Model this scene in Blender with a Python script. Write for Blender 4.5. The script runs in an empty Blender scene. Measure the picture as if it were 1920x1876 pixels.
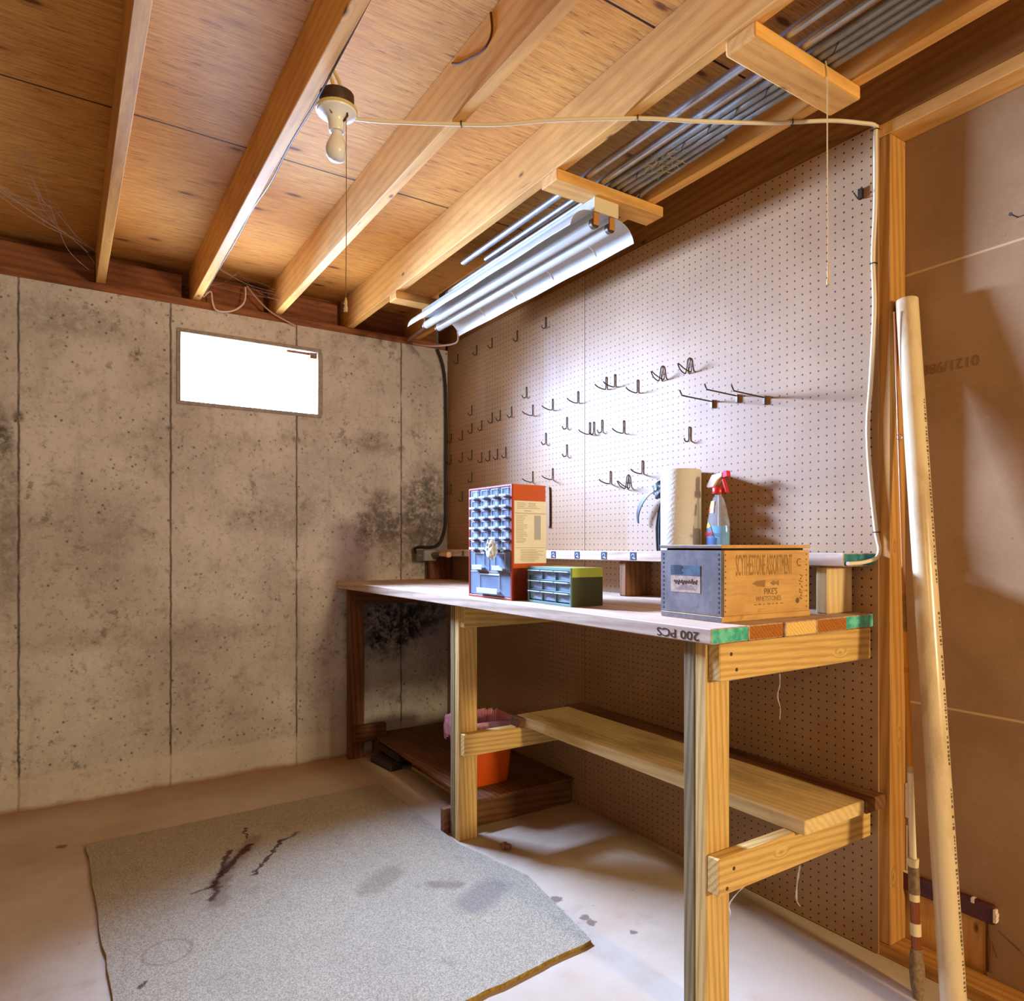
import bpy, bmesh, math, random
from mathutils import Vector, Matrix
random.seed(7)
S = bpy.context.scene
COL = S.collection
PI = math.pi

# ------------------------------------------------------------------ helpers
def lin(c):
    c /= 255.0
    return c / 12.92 if c <= .04045 else ((c + .055) / 1.055) ** 2.4
def rgb(r, g, b, a=1.0): return (lin(r), lin(g), lin(b), a)

class G:
    """small node-graph helper"""
    def __init__(s, name, rough=.7, spec=.25):
        s.m = bpy.data.materials.new(name); s.m.use_nodes = True
        s.t = s.m.node_tree; s.n = s.t.nodes; s.l = s.t.links
        s.b = s.n['Principled BSDF']
        s.b.inputs['Roughness'].default_value = rough
        s.b.inputs['Specular IOR Level'].default_value = spec
        s.tc = s.n.new('ShaderNodeTexCoord')
    def put(s, node, sock, v):
        if v is None: return
        if isinstance(v, bpy.types.NodeSocket): s.l.new(v, node.inputs[sock])
        else: node.inputs[sock].default_value = v
    def math(s, op, a, b=None, c=None, clamp=False):
        n = s.n.new('ShaderNodeMath'); n.operation = op; n.use_clamp = clamp
        s.put(n, 0, a); s.put(n, 1, b); s.put(n, 2, c); return n.outputs[0]
    def vmath(s, op, a, b=None):
        n = s.n.new('ShaderNodeVectorMath'); n.operation = op
        s.put(n, 0, a); s.put(n, 1, b); return n.outputs['Value' if op in ('DISTANCE', 'LENGTH', 'DOT_PRODUCT') else 'Vector']
    def noise(s, vec, scale, detail=3, rough=.55, dist=0, dim='3D'):
        n = s.n.new('ShaderNodeTexNoise'); s.put(n, 'Vector', vec)
        n.inputs['Scale'].default_value = scale; n.inputs['Detail'].default_value = detail
        n.inputs['Roughness'].default_value = rough; n.inputs['Distortion'].default_value = dist
        return n.outputs[0]
    def voro(s, vec, scale, rnd=1.0):
        n = s.n.new('ShaderNodeTexVoronoi'); s.put(n, 'Vector', vec); n.inputs['Scale'].default_value = scale
        n.inputs['Randomness'].default_value = rnd
        return n.outputs['Distance']
    def wave(s, vec, scale, dist, detail=2, dscale=1, d='DIAGONAL'):
        n = s.n.new('ShaderNodeTexWave'); s.put(n, 'Vector', vec); n.bands_direction = d
        n.inputs['Scale'].default_value = scale; n.inputs['Distortion'].default_value = dist
        n.inputs['Detail'].default_value = detail; n.inputs['Detail Scale'].default_value = dscale
        return n.outputs['Fac']
    def ramp(s, f, lo, hi, smooth=True):
        n = s.n.new('ShaderNodeMapRange'); n.interpolation_type = 'SMOOTHSTEP' if smooth else 'LINEAR'
        s.put(n, 'Value', f); s.put(n, 'From Min', lo); s.put(n, 'From Max', hi); return n.outputs[0]
    def mix(s, f, a, b, mode='MIX'):
        n = s.n.new('ShaderNodeMix'); n.data_type = 'RGBA'; n.blend_type = mode
        s.put(n, 0, f); s.put(n, 6, a); s.put(n, 7, b); return n.outputs[2]
    def sep(s, v):
        n = s.n.new('ShaderNodeSeparateXYZ'); s.put(n, 0, v); return n.outputs
    def comb(s, x, y, z):
        n = s.n.new('ShaderNodeCombineXYZ'); s.put(n, 0, x); s.put(n, 1, y); s.put(n, 2, z); return n.outputs[0]
    def bump(s, h, strength=.3, dist=.002):
        n = s.n.new('ShaderNodeBump'); s.put(n, 'Height', h); n.inputs['Strength'].default_value = strength
        n.inputs['Distance'].default_value = dist; s.l.new(n.outputs[0], s.b.inputs['Normal'])
    def color(s, c): s.put(s.b, 'Base Color', c); return s
    def seg(s, p, a, b):
        """distance from 2-D point p (x,y sockets) to a segment"""
        ax, ay = a; bx, by = b; dx, dy = bx - ax, by - ay; L2 = dx * dx + dy * dy
        px = s.math('SUBTRACT', p[0], ax); py = s.math('SUBTRACT', p[1], ay)
        t = s.math('ADD', s.math('MULTIPLY', px, dx / L2), s.math('MULTIPLY', py, dy / L2), clamp=True)
        qx = s.math('SUBTRACT', px, s.math('MULTIPLY', t, dx)); qy = s.math('SUBTRACT', py, s.math('MULTIPLY', t, dy))
        return s.math('SQRT', s.math('ADD', s.math('MULTIPLY', qx, qx), s.math('MULTIPLY', qy, qy)))

def plain(name, c, rough=.6, spec=.3, metal=0.0, noise=.0, nscale=30):
    g = G(name, rough, spec); g.b.inputs['Metallic'].default_value = metal
    if noise:
        f = g.noise(g.tc.outputs['Object'], nscale, 4)
        d = tuple(x * (1 - noise) for x in c[:3]) + (1,)
        g.color(g.mix(g.ramp(f, .35, .65), d, c))
    else: g.color(c)
    return g.m

def wood(name, base, dark, axis, ring=.5, knots=.5, rings=16, rough=.72, fiber=.35, stain=None, stainamt=.0, stretch=.05):
    g = G(name, rough, .2)
    info = g.n.new('ShaderNodeObjectInfo').outputs['Random']
    off = g.comb(g.math('MULTIPLY', info, 13.1), g.math('MULTIPLY', info, 7.7), g.math('MULTIPLY', info, 3.3))
    p = g.vmath('ADD', g.tc.outputs['Object'], off)
    sc = [1, 1, 1]; sc['XYZ'.index(axis)] = stretch
    q = g.vmath('MULTIPLY', p, tuple(sc))
    sk = [4.2, 4.2, 4.2]; sk['XYZ'.index(axis)] = 1.9
    kd = g.voro(g.vmath('MULTIPLY', p, tuple(sk)), 2.0)
    kn = g.math('SUBTRACT', 1, g.ramp(kd, .015, .05 + .05 * knots))
    halo = g.math('SUBTRACT', 1, g.ramp(kd, .02, .16))
    w = g.vmath('ADD', q, g.comb(*[g.math('MULTIPLY', halo, .03 * min(knots, .6))] * 3))
    wv = g.wave(w, rings * 1.6, 4.0, 2, .6)
    wv = g.math('POWER', wv, 1.6)
    fb = g.noise(q, 190, 4, .6)
    big = g.noise(p, 2.2, 3)
    c = g.mix(g.math('MULTIPLY', wv, ring), base, dark)
    c = g.mix(g.math('MULTIPLY', g.ramp(fb, .45, .75), fiber), c, dark)
    c = g.mix(g.math('MULTIPLY', g.ramp(big, .45, .7), .28), c, dark)
    if stain:
        st = g.noise(g.vmath('MULTIPLY', p, tuple(1 if k != .05 else .3 for k in sc)), 5.5, 5, .65)
        c = g.mix(g.math('MULTIPLY', g.ramp(st, .46, .66), stainamt), c, stain)
    if name.startswith(('joist', 'rim', 'header')):
        ds = g.ramp(g.noise(g.vmath('MULTIPLY', p, tuple(.10 if k != 1 else 1 for k in sc)), 42, 5, .7), .64, .74)
        c = g.mix(g.math('MULTIPLY', ds, .7), c, tuple(x * .4 for x in dark[:3]) + (1,))
    if knots > 0:
        c = g.mix(g.math('MULTIPLY', kn, min(1, knots * 1.5)), c, tuple(x * .32 for x in dark[:3]) + (1,))
    g.color(c); g.bump(g.math('ADD', fb, g.math('MULTIPLY', wv, .5)), .25, .0012)
    return g.m
_wc = {}
KIND = dict(
    joist=(rgb(230, 176, 98), rgb(178, 118, 54), .28, .9, 10, .30, rgb(120, 70, 35), .25),
    rim=(rgb(150, 96, 62), rgb(95, 52, 34), .35, .8, 12, .35, rgb(50, 28, 24), .5),
    treated=(rgb(220, 182, 112), rgb(154, 112, 54), .45, .32, 20, .40, None, 0),
    stud=(rgb(190, 138, 72), rgb(138, 88, 36), .5, .5, 14, .35, None, 0),
    bench=(rgb(206, 180, 154), rgb(150, 116, 90), .5, .35, 14, .45, rgb(112, 84, 66), .35),
    weathered=(rgb(150, 130, 92), rgb(92, 78, 54), .6, .3, 22, .45, rgb(96, 84, 60), .4),  # grey-green treated wood, darkened further to paint shade on the leg sides
    shelf=(rgb(232, 202, 140), rgb(180, 140, 84), .30, .35, 14, .35, rgb(110, 74, 40), .45),
    brown=(rgb(132, 88, 54), rgb(78, 46, 26), .5, .4, 14, .4, rgb(50, 28, 18), .4),
    pale=(rgb(226, 200, 148), rgb(184, 146, 92), .35, .2, 12, .3, rgb(150, 110, 70), .25),
    rust=(rgb(168, 104, 48), rgb(116, 62, 24), .5, .2, 22, .45, None, 0),
    header=(rgb(150, 102, 48), rgb(104, 66, 26), .4, .9, 12, .35, rgb(80, 48, 20), .3),
    dark=(rgb(74, 66, 62), rgb(42, 36, 34), .5, .2, 14, .4, None, 0),
)
def W(kind, axis):
    k = (kind, axis)
    if k not in _wc:
        b, d, r, kn, rg, fi, st, sa = KIND[kind]
        _wc[k] = wood(kind + '_wood_' + axis.lower(), b, d, axis, r, kn, rg, .72, fi, st, sa)
    return _wc[k]

ORG = {}
class MB:
    def __init__(s): s.bm = bmesh.new(); s.mi = 0
    def face(s, vs):
        f = s.bm.faces.new(vs); f.material_index = s.mi; return f
    def pts(s, ps): return [s.bm.verts.new(p) for p in ps]
    def hexa(s, c):
        v = s.pts(c)
        for q in ((0, 3, 2, 1), (4, 5, 6, 7), (0, 1, 5, 4), (1, 2, 6, 5), (2, 3, 7, 6), (3, 0, 4, 7)): s.face([v[i] for i in q])
        return v
    def box(s, x0, x1, y0, y1, z0, z1):
        s.hexa([(x0, y0, z0), (x1, y0, z0), (x1, y1, z0), (x0, y1, z0), (x0, y0, z1), (x1, y0, z1), (x1, y1, z1), (x0, y1, z1)]); return s
    def beam(s, a, b, w, h, up=(0, 0, 1)):
        a, b = Vector(a), Vector(b); d = (b - a).normalized(); r = d.cross(Vector(up)).normalized(); u = r.cross(d)
        c = []
        for p in (a, b):
            pass
        q = [(-w / 2, -h / 2), (w / 2, -h / 2), (w / 2, h / 2), (-w / 2, h / 2)]
        va = s.pts([a + r * x + u * y for x, y in q]); vb = s.pts([b + r * x + u * y for x, y in q])
        s.face(va[::-1]); s.face(vb)
        for i in range(4): s.face([va[i], va[(i + 1) % 4], vb[(i + 1) % 4], vb[i]])
        return s
    def tube(s, ps, r, seg=8, cap=True):
        ps = [Vector(p) for p in ps]; n = len(ps); rs = r if isinstance(r, (list, tuple)) else [r] * n
        up = None; rings = []
        for i in range(n):
            d = (ps[min(i + 1, n - 1)] - ps[max(i - 1, 0)]).normalized()
            if up is None:
                up = d.orthogonal().normalized()
            else:
                up = (up - d * up.dot(d))
                up = up.normalized() if up.length > 1e-6 else d.orthogonal().normalized()
            w = d.cross(up)
            rings.append(s.pts([ps[i] + (up * math.cos(2 * PI * k / seg) + w * math.sin(2 * PI * k / seg)) * rs[i] for k in range(seg)]))
        for a, b in zip(rings, rings[1:]):
            for k in range(seg): s.face([a[k], a[(k + 1) % seg], b[(k + 1) % seg], b[k]])
        if cap: s.face(rings[0][::-1]); s.face(rings[-1])
        return s
    def lathe(s, prof, c, seg=24, axis=(0, 0, 1), sx=1.0, sy=1.0):
        A = Vector(axis).normalized(); u = A.orthogonal().normalized(); 
        if abs(A.z) > .99: u = Vector((1, 0, 0))
        w = A.cross(u); c = Vector(c); rings = []
        for r, h in prof:
            if r < 1e-6: rings.append(s.pts([c + A * h]))
            else: rings.append(s.pts([c + A * h + u * (math.cos(2 * PI * k / seg) * r * sx) + w * (math.sin(2 * PI * k / seg) * r * sy) for k in range(seg)]))
        for a, b in zip(rings, rings[1:]):
            for k in range(seg):
                k2 = (k + 1) % seg
                if len(a) == 1 and len(b) == 1: continue
                if len(a) == 1: s.face([a[0], b[k2], b[k]])
                elif len(b) == 1: s.face([a[k], a[k2], b[0]])
                else: s.face([a[k], a[k2], b[k2], b[k]])
        return s
    def ribbon(s, ps, width_vec, th):
        """strip with thickness following points"""
        ps = [Vector(p) for p in ps]; wv = [Vector(v) for v in width_vec] if isinstance(width_vec[0], (list, tuple, Vector)) else [Vector(width_vec)] * len(ps)
        rings = []
        for i, p in enumerate(ps):
            d = (ps[min(i + 1, len(ps) - 1)] - ps[max(i - 1, 0)]).normalized(); n = d.cross(wv[i]).normalized() * th / 2
            h = wv[i] / 2
            rings.append(s.pts([p - h - n, p + h - n, p + h + n, p - h + n]))
        for a, b in zip(rings, rings[1:]):
            for k in range(4): s.face([a[k], a[(k + 1) % 4], b[(k + 1) % 4], b[k]])
        s.face(rings[0][::-1]); s.face(rings[-1]); return s
    def build(s, name, mats, parent=None, org=None, bevel=0, smooth=False, segs=1):
        bm = s.bm
        bmesh.ops.recalc_face_normals(bm, faces=bm.faces[:])
        if bevel:
            bmesh.ops.bevel(bm, geom=[e for e in bm.edges if e.is_manifold and e.calc_face_angle(0) > .5], offset=bevel, segments=segs, profile=.5, affect='EDGES', clamp_overlap=True)
        if parent is not None: o0 = ORG[parent.name]
        elif org is not None: o0 = Vector(org)
        else:
            xs = [v.co.x for v in bm.verts]; ys = [v.co.y for v in bm.verts]; zs = [v.co.z for v in bm.verts]
            o0 = Vector(((min(xs) + max(xs)) / 2, (min(ys) + max(ys)) / 2, min(zs)))
        bmesh.ops.translate(bm, verts=bm.verts[:], vec=-o0)
        me = bpy.data.meshes.new(name); bm.to_mesh(me); bm.free()
        for m in (mats if isinstance(mats, (list, tuple)) else [mats]): me.materials.append(m)
        if smooth:
            for p in me.polygons: p.use_smooth = True
            try: me.set_sharp_from_angle(angle=math.radians(40))
            except Exception: pass
        o = bpy.data.objects.new(name, me); COL.objects.link(o)
        if parent is None: o.location = o0
        else: o.parent = parent
        ORG[o.name] = o0
        return o

def thing(name, loc, label, cat, group=None):
    o = bpy.data.objects.new(name, None); COL.objects.link(o); o.location = loc; o.empty_display_size = .05
    ORG[o.name] = Vector(loc); return tag(o, label, cat, group)
def tag(o, label, cat, group=None, kind=None):
    o['label'] = label; o['category'] = cat
    if group: o['group'] = group
    if kind: o['kind'] = kind
    return o
def struct(o): o['kind'] = 'structure'; return o
def plabel(o, t): o['label'] = t; return o
def box(*a): return MB().box(*a)
def smoothpath(ps, n=6):
    ps = [Vector(p) for p in ps]; out = []
    for i in range(len(ps) - 1):
        p0 = ps[max(i - 1, 0)]; p1 = ps[i]; p2 = ps[i + 1]; p3 = ps[min(i + 2, len(ps) - 1)]
        for k in range(n):
            t = k / n
            out.append(.5 * ((2 * p1) + (p2 - p0) * t + (2 * p0 - 5 * p1 + 4 * p2 - p3) * t * t + (3 * p1 - p0 - 3 * p2 + p3) * t ** 3))
    out.append(ps[-1]); return out
def text_mesh(body, size, depth=.0006, sx=1.0):
    cu = bpy.data.curves.new('lettering', 'FONT'); cu.body = body; cu.size = size; cu.extrude = depth / 2
    cu.align_x = 'CENTER'; cu.align_y = 'CENTER'; cu.resolution_u = 3
    o = bpy.data.objects.new('lettering', cu); COL.objects.link(o)
    dg = bpy.context.evaluated_depsgraph_get(); me = bpy.data.meshes.new_from_object(o.evaluated_get(dg))
    bpy.data.objects.remove(o); bpy.data.curves.remove(cu)
    for v in me.vertices: v.co.x *= sx
    return me
def text(name, body, size, center, right, up, mat, parent, sx=1.0, depth=.0006):
    """lettering placed on a surface; right / up are world directions"""
    me = text_mesh(body, size, depth, sx); r = Vector(right).normalized(); u = Vector(up).normalized(); n = r.cross(u)
    M = Matrix(((r.x, u.x, n.x), (r.y, u.y, n.y), (r.z, u.z, n.z)))
    c = Vector(center) - ORG[parent.name]
    for v in me.vertices: v.co = M @ v.co + c
    me.materials.clear(); me.materials.append(mat); me.name = name
    o = bpy.data.objects.new(name, me); COL.objects.link(o); o.parent = parent; ORG[o.name] = ORG[parent.name]
    return o

# ------------------------------------------------------------------ key dimensions (metres)
YC = 3.83      # inner face of concrete wall
XP = 2.012     # face of pegboard
XB = 2.10      # face of brown panel behind the studs
ZC = 2.63      # underside of subfloor
ZJ = 2.45      # underside of joists

# ------------------------------------------------------------------ setting materials
def mat_concrete_wall():
    g = G('poured_concrete', .88, .15); P = g.tc.outputs['Object']; x, y, z = g.sep(P)
    n1 = g.noise(P, 1.7, 5, .6); n2 = g.noise(P, 9, 6, .65); n3 = g.noise(P, 70, 3)
    vert = g.noise(g.vmath('MULTIPLY', P, (7, 7, 1.1)), 1.6, 5, .65)
    c = g.mix(g.ramp(n1, .3, .7), rgb(170, 162, 158), rgb(204, 198, 194))
    c = g.mix(g.math('MULTIPLY', g.ramp(n2, .5, .72), .45), c, rgb(134, 120, 108))
    c = g.mix(g.math('MULTIPLY', g.ramp(vert, .52, .74), .3), c, rgb(126, 112, 106))
    c = g.mix(g.math('MULTIPLY', g.ramp(g.noise(P, 40, 6, .8), .53, .66), .55), c, rgb(112, 98, 90))
    c = g.mix(g.math('MULTIPLY', g.ramp(g.noise(P, 90, 4, .8), .56, .68), .4), c, rgb(226, 220, 212))
    c = g.mix(g.math('MULTIPLY', g.math('MULTIPLY', g.ramp(g.noise(P, 14, 6, .75), .56, .66), g.ramp(g.noise(P, 2.6, 3), .45, .6)), .6), c, rgb(92, 80, 74))
    # darker water-stained bands and mould patches with their own outlines
    def patch(cx, cz, rx, rz, amt, col, edge=.9):
        nonlocal c
        d = g.vmath('LENGTH', g.comb(g.math('DIVIDE', g.math('SUBTRACT', x, cx), rx), 0.0, g.math('DIVIDE', g.math('SUBTRACT', z, cz), rz)))
        d = g.math('ADD', d, g.math('MULTIPLY', g.math('SUBTRACT', n2, .5), 1.6))
        m = g.math('SUBTRACT', 1, g.ramp(d, .35, 1.15))
        c = g.mix(g.math('MULTIPLY', g.math('MULTIPLY', m, g.ramp(g.noise(P, 26, 6, .75), .25, .62)), amt), c, col)
    patch(1.86, 1.40, .17, .42, .85, rgb(66, 58, 54))
    patch(1.58, 1.33, .18, .2, .8, rgb(72, 64, 58))
    patch(1.75, 1.2, .3, .2, .5, rgb(90, 76, 66))
    patch(1.62, .76, .28, .24, 1.0, rgb(26, 23, 22))
    patch(1.85, .80, .2, .18, .9, rgb(34, 30, 28))
    patch(1.52, 1.8, .14, .08, .6, rgb(90, 80, 74))
    patch(-.24, 1.72, .07, .14, .85, rgb(58, 50, 46))
    patch(-.2, 1.3, .06, .5, .5, rgb(80, 72, 66))
    patch(.95, 1.35, .35, .12, .4, rgb(100, 86, 76))
    patch(.0, 2.25, .35, .1, .45, rgb(112, 102, 94))
    patch(.3, .75, .9, .06, .3, rgb(120, 104, 90))
    # pits
    pit = g.math('SUBTRACT', 1, g.ramp(g.voro(P, 24), .06, .2))
    pit = g.math('MULTIPLY', pit, g.ramp(g.noise(P, 5, 3), .40, .56))
    c = g.mix(g.math('MULTIPLY', pit, .75), c, rgb(74, 64, 56))
    # board form lines
    wob = g.math('MULTIPLY', g.math('SUBTRACT', g.noise(P, 16, 3), .5), .012)
    xx = g.math('ADD', x, wob); lines = None
    for lx in (-.162, .457, 1.081, 1.70):
        d = g.math('ABSOLUTE', g.math('SUBTRACT', xx, lx))
        m = g.math('SUBTRACT', 1, g.ramp(d, .0015, .0075))
        tie = None
        for tz in (.28, 1.08, 1.78):
            r = g.vmath('LENGTH', g.comb(g.math('SUBTRACT', xx, lx), 0.0, g.math('SUBTRACT', z, tz)))
            t = g.math('SUBTRACT', 1, g.ramp(r, .008, .035)); m = g.math('MAXIMUM', m, g.math('MULTIPLY', t, g.ramp(n2, .4, .6)))
        lines = m if lines is None else g.math('MAXIMUM', lines, m)
    lines = g.math('MULTIPLY', lines, g.ramp(g.noise(P, 6, 2), .2, .5))
    c = g.mix(g.math('MULTIPLY', lines, .8), c, rgb(62, 54, 50))
    # pale skim at the foot, rust line on the floor joint
    foot = g.math('ADD', z, g.math('MULTIPLY', g.math('SUBTRACT', g.noise(P, 4, 3), .5), .06))
    c = g.mix(g.math('MULTIPLY', g.math('SUBTRACT', 1, g.ramp(foot, .14, .17)), .5), c, rgb(206, 196, 184))
    c = g.mix(g.math('MULTIPLY', g.math('SUBTRACT', 1, g.ramp(foot, -.005, .03)), .8), c, rgb(140, 92, 52))
    g.color(c)
    g.bump(g.math('SUBTRACT', g.math('ADD', n2, g.math('MULTIPLY', n3, .4)), g.math('ADD', lines, pit)), .5, .004)
    return g.m
def mat_floor():
    g = G('concrete_slab', .8, .25); P = g.tc.outputs['Object']; x, y, z = g.sep(P)
    n1 = g.noise(P, 1.3, 5, .6); n2 = g.noise(P, 7, 6, .65); n3 = g.noise(P, 120, 3)
    c = g.mix(g.ramp(n1, .35, .65), rgb(180, 160, 136), rgb(198, 182, 162))
    c = g.mix(g.math('MULTIPLY', g.ramp(n2, .5, .75), .35), c, rgb(160, 122, 92))
    warm = g.noise(g.vmath('ADD', P, (4, 9, 0)), 2.0, 4)
    c = g.mix(g.math('MULTIPLY', g.ramp(warm, .5, .68), .35), c, rgb(188, 148, 112))
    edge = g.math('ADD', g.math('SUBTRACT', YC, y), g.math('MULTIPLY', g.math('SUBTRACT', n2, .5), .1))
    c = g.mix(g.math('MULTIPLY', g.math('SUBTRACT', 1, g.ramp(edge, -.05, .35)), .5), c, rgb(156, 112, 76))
    for (sx, sy, r) in ((1.416, 1.713, .016), (1.417, 1.748, .018), (1.411, 1.892, .02), (1.49, 1.60, .012), (.0, 3.3, .02)):
        d = g.vmath('LENGTH', g.comb(g.math('SUBTRACT', x, sx), g.math('SUBTRACT', y, sy), 0.0))
        d = g.math('ADD', d, g.math('MULTIPLY', g.math('SUBTRACT', g.noise(P, 60, 3), .5), .03))
        c = g.mix(g.math('MULTIPLY', g.math('SUBTRACT', 1, g.ramp(d, r * .7, r * 1.2)), .75), c, rgb(96, 74, 60))
    sp = g.math('MULTIPLY', g.math('SUBTRACT', 1, g.ramp(g.voro(P, 22), .03, .09)), g.ramp(g.noise(P, 3.1, 2), .5, .6))
    c = g.mix(g.math('MULTIPLY', sp, .6), c, rgb(104, 80, 62))
    g.color(c); g.bump(g.math('ADD', n2, g.math('MULTIPLY', n3, .3)), .2, .003); return g.m
def mat_ply():
    g = G('plywood_subfloor', .7, .2); P = g.tc.outputs['Object']; x, y, z = g.sep(P)
    tone = g.noise(P, 1.5, 3)
    sheet = g.math('GREATER_THAN', y, 2.61)
    q = g.vmath('MULTIPLY', g.vmath('ADD', P, g.comb(g.math('MULTIPLY', sheet, 3.7), g.math('MULTIPLY', sheet, .37), 0.0)), (.09, 1, 1))
    q2 = g.vmath('MULTIPLY', P, (.045, 1, 1))
    fl = g.wave(q, 9, 6, 3, .5, 'Y')
    kd = g.voro(g.vmath('MULTIPLY', P, (1.5, 4.2, 1)), 2.3)
    kn = g.math('SUBTRACT', 1, g.ramp(kd, .06, .14)); halo = g.math('SUBTRACT', 1, g.ramp(kd, .1, .3))
    dash = g.ramp(g.noise(g.vmath('MULTIPLY', P, (.12, 1, 1)), 80, 5, .72), .55, .70)
    fb = g.noise(q2, 240, 4, .65)
    c = g.mix(g.ramp(tone, .3, .7), rgb(208, 146, 70), rgb(226, 172, 90))
    c = g.mix(g.math('MULTIPLY', g.ramp(fl, .5, 1), .22), c, rgb(186, 122, 62))
    c = g.mix(g.math('MULTIPLY', g.ramp(fb, .42, .66), .6), c, rgb(160, 98, 44))
    c = g.mix(g.math('MULTIPLY', dash, .75), c, rgb(112, 62, 26))
    c = g.mix(g.math('MULTIPLY', halo, .35), c, rgb(158, 92, 40))
    c = g.mix(g.math('MULTIPLY', kn, .85), c, rgb(86, 44, 22))
    seam = None
    for ys in (2.61, 1.39, .17):
        m = g.math('SUBTRACT', 1, g.ramp(g.math('ABSOLUTE', g.math('SUBTRACT', y, ys)), .0025, .005)); seam = m if seam is None else g.math('MAXIMUM', seam, m)
    c = g.mix(seam, c, rgb(50, 28, 14))
    g.color(c); g.bump(g.math('SUBTRACT', fb, g.math('ADD', seam, dash)), .35, .0015); return g.m
def mat_peg():
    g = G('perforated_hardboard', .56, .42); P = g.tc.outputs['Object']; x, y, z = g.sep(P)
    fy = g.math('SUBTRACT', g.math('FRACT', g.math('DIVIDE', g.math('SUBTRACT', y, 1.17 - .01415 - 2.83), .0283)), .5)
    fz = g.math('SUBTRACT', g.math('FRACT', g.math('DIVIDE', g.math('SUBTRACT', z, 2.429 - .013 - 2.6), .026)), .5)
    r = g.math('SQRT', g.math('ADD', g.math('MULTIPLY', g.math('MULTIPLY', fy, .0283), g.math('MULTIPLY', fy, .0283)), g.math('MULTIPLY', g.math('MULTIPLY', fz, .026), g.math('MULTIPLY', fz, .026))))
    hole = g.math('SUBTRACT', 1, g.ramp(r, .0024, .0034))
    n1 = g.noise(P, 2.2, 4); n2 = g.noise(P, 260, 2)
    c = g.mix(g.ramp(n1, .3, .7), rgb(154, 116, 76), rgb(172, 134, 92))
    c = g.mix(g.math('MULTIPLY', g.ramp(n2, .5, .7), .25), c, rgb(150, 104, 66))
    # paler ghosts where tools hung
    for (cy, cz, hy, hz) in ((2.75, 2.02, .05, .22), (3.42, 2.1, .05, .2), (3.05, 1.6, .09, .2), (2.1, 1.3, .1, .2), (3.32, 1.55, .05, .22)):
        d = g.math('MAXIMUM', g.math('DIVIDE', g.math('ABSOLUTE', g.math('SUBTRACT', y, cy)), hy), g.math('DIVIDE', g.math('ABSOLUTE', g.math('SUBTRACT', z, cz)), hz))
        c = g.mix(g.math('MULTIPLY', g.math('SUBTRACT', 1, g.ramp(d, .8, 1.15)), .35), c, rgb(172, 146, 128))
    smear = g.math('SUBTRACT', 1, g.ramp(g.math('ADD', g.seg((y, z), (2.46, 1.60), (2.16, 1.615)), g.math('MULTIPLY', g.noise(P, 30, 3), .014)), .007, .018))
    c = g.mix(g.math('MULTIPLY', smear, .4), c, rgb(150, 128, 96))
    c = g.mix(hole, c, rgb(34, 20, 14))
    g.color(c); g.bump(g.math('SUBTRACT', g.math('MULTIPLY', n2, .15), hole), .6, .002); return g.m
def mat_drywall():
    g = G('brown_paper_panel', .75, .2); P = g.tc.outputs['Object']; x, y, z = g.sep(P)
    n1 = g.noise(P, 2.4, 5, .6); n2 = g.noise(P, 60, 4, .65); sp = g.voro(P, 26)
    c = g.mix(g.ramp(n1, .3, .7), rgb(146, 112, 76), rgb(166, 132, 96))
    c = g.mix(g.math('MULTIPLY', g.ramp(n2, .5, .75), .3), c, rgb(146, 102, 64))
    c = g.mix(g.math('MULTIPLY', g.math('MULTIPLY', g.math('SUBTRACT', 1, g.ramp(sp, .03, .08)), g.ramp(g.noise(P, 4, 2), .45, .6)), .6), c, rgb(86, 54, 34))
    scr = g.math('SUBTRACT', 1, g.ramp(g.math('ABSOLUTE', g.math('SUBTRACT', g.noise(g.vmath('MULTIPLY', P, (1, 2.2, 7)), 3, 2), .5)), .001, .004))
    c = g.mix(g.math('MULTIPLY', scr, .10), c, rgb(222, 190, 150))
    s = None
    for zs in (2.0, .741):
        m = g.math('SUBTRACT', 1, g.ramp(g.math('ABSOLUTE', g.math('SUBTRACT', z, zs)), .001, .005)); s = m if s is None else g.math('MAXIMUM', s, m)
    c = g.mix(g.math('MULTIPLY', s, .7), c, rgb(222, 186, 140))
    for (a, b) in (((.845, .17), (.80, .145)), ((.80, .145), (.77, .115)), ((.862, .135), (.85, .10))):
        w = g.seg((y, z), a, b); c = g.mix(g.math('MULTIPLY', g.math('SUBTRACT', 1, g.ramp(g.math('ADD', w, g.math('MULTIPLY', g.math('SUBTRACT', g.noise(P, 50, 3), .5), .012)), .0005, .004)), .7), c, rgb(96, 62, 38))
    g.color(c); g.bump(g.math('SUBTRACT', n2, s), .2, .002); return g.m
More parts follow.
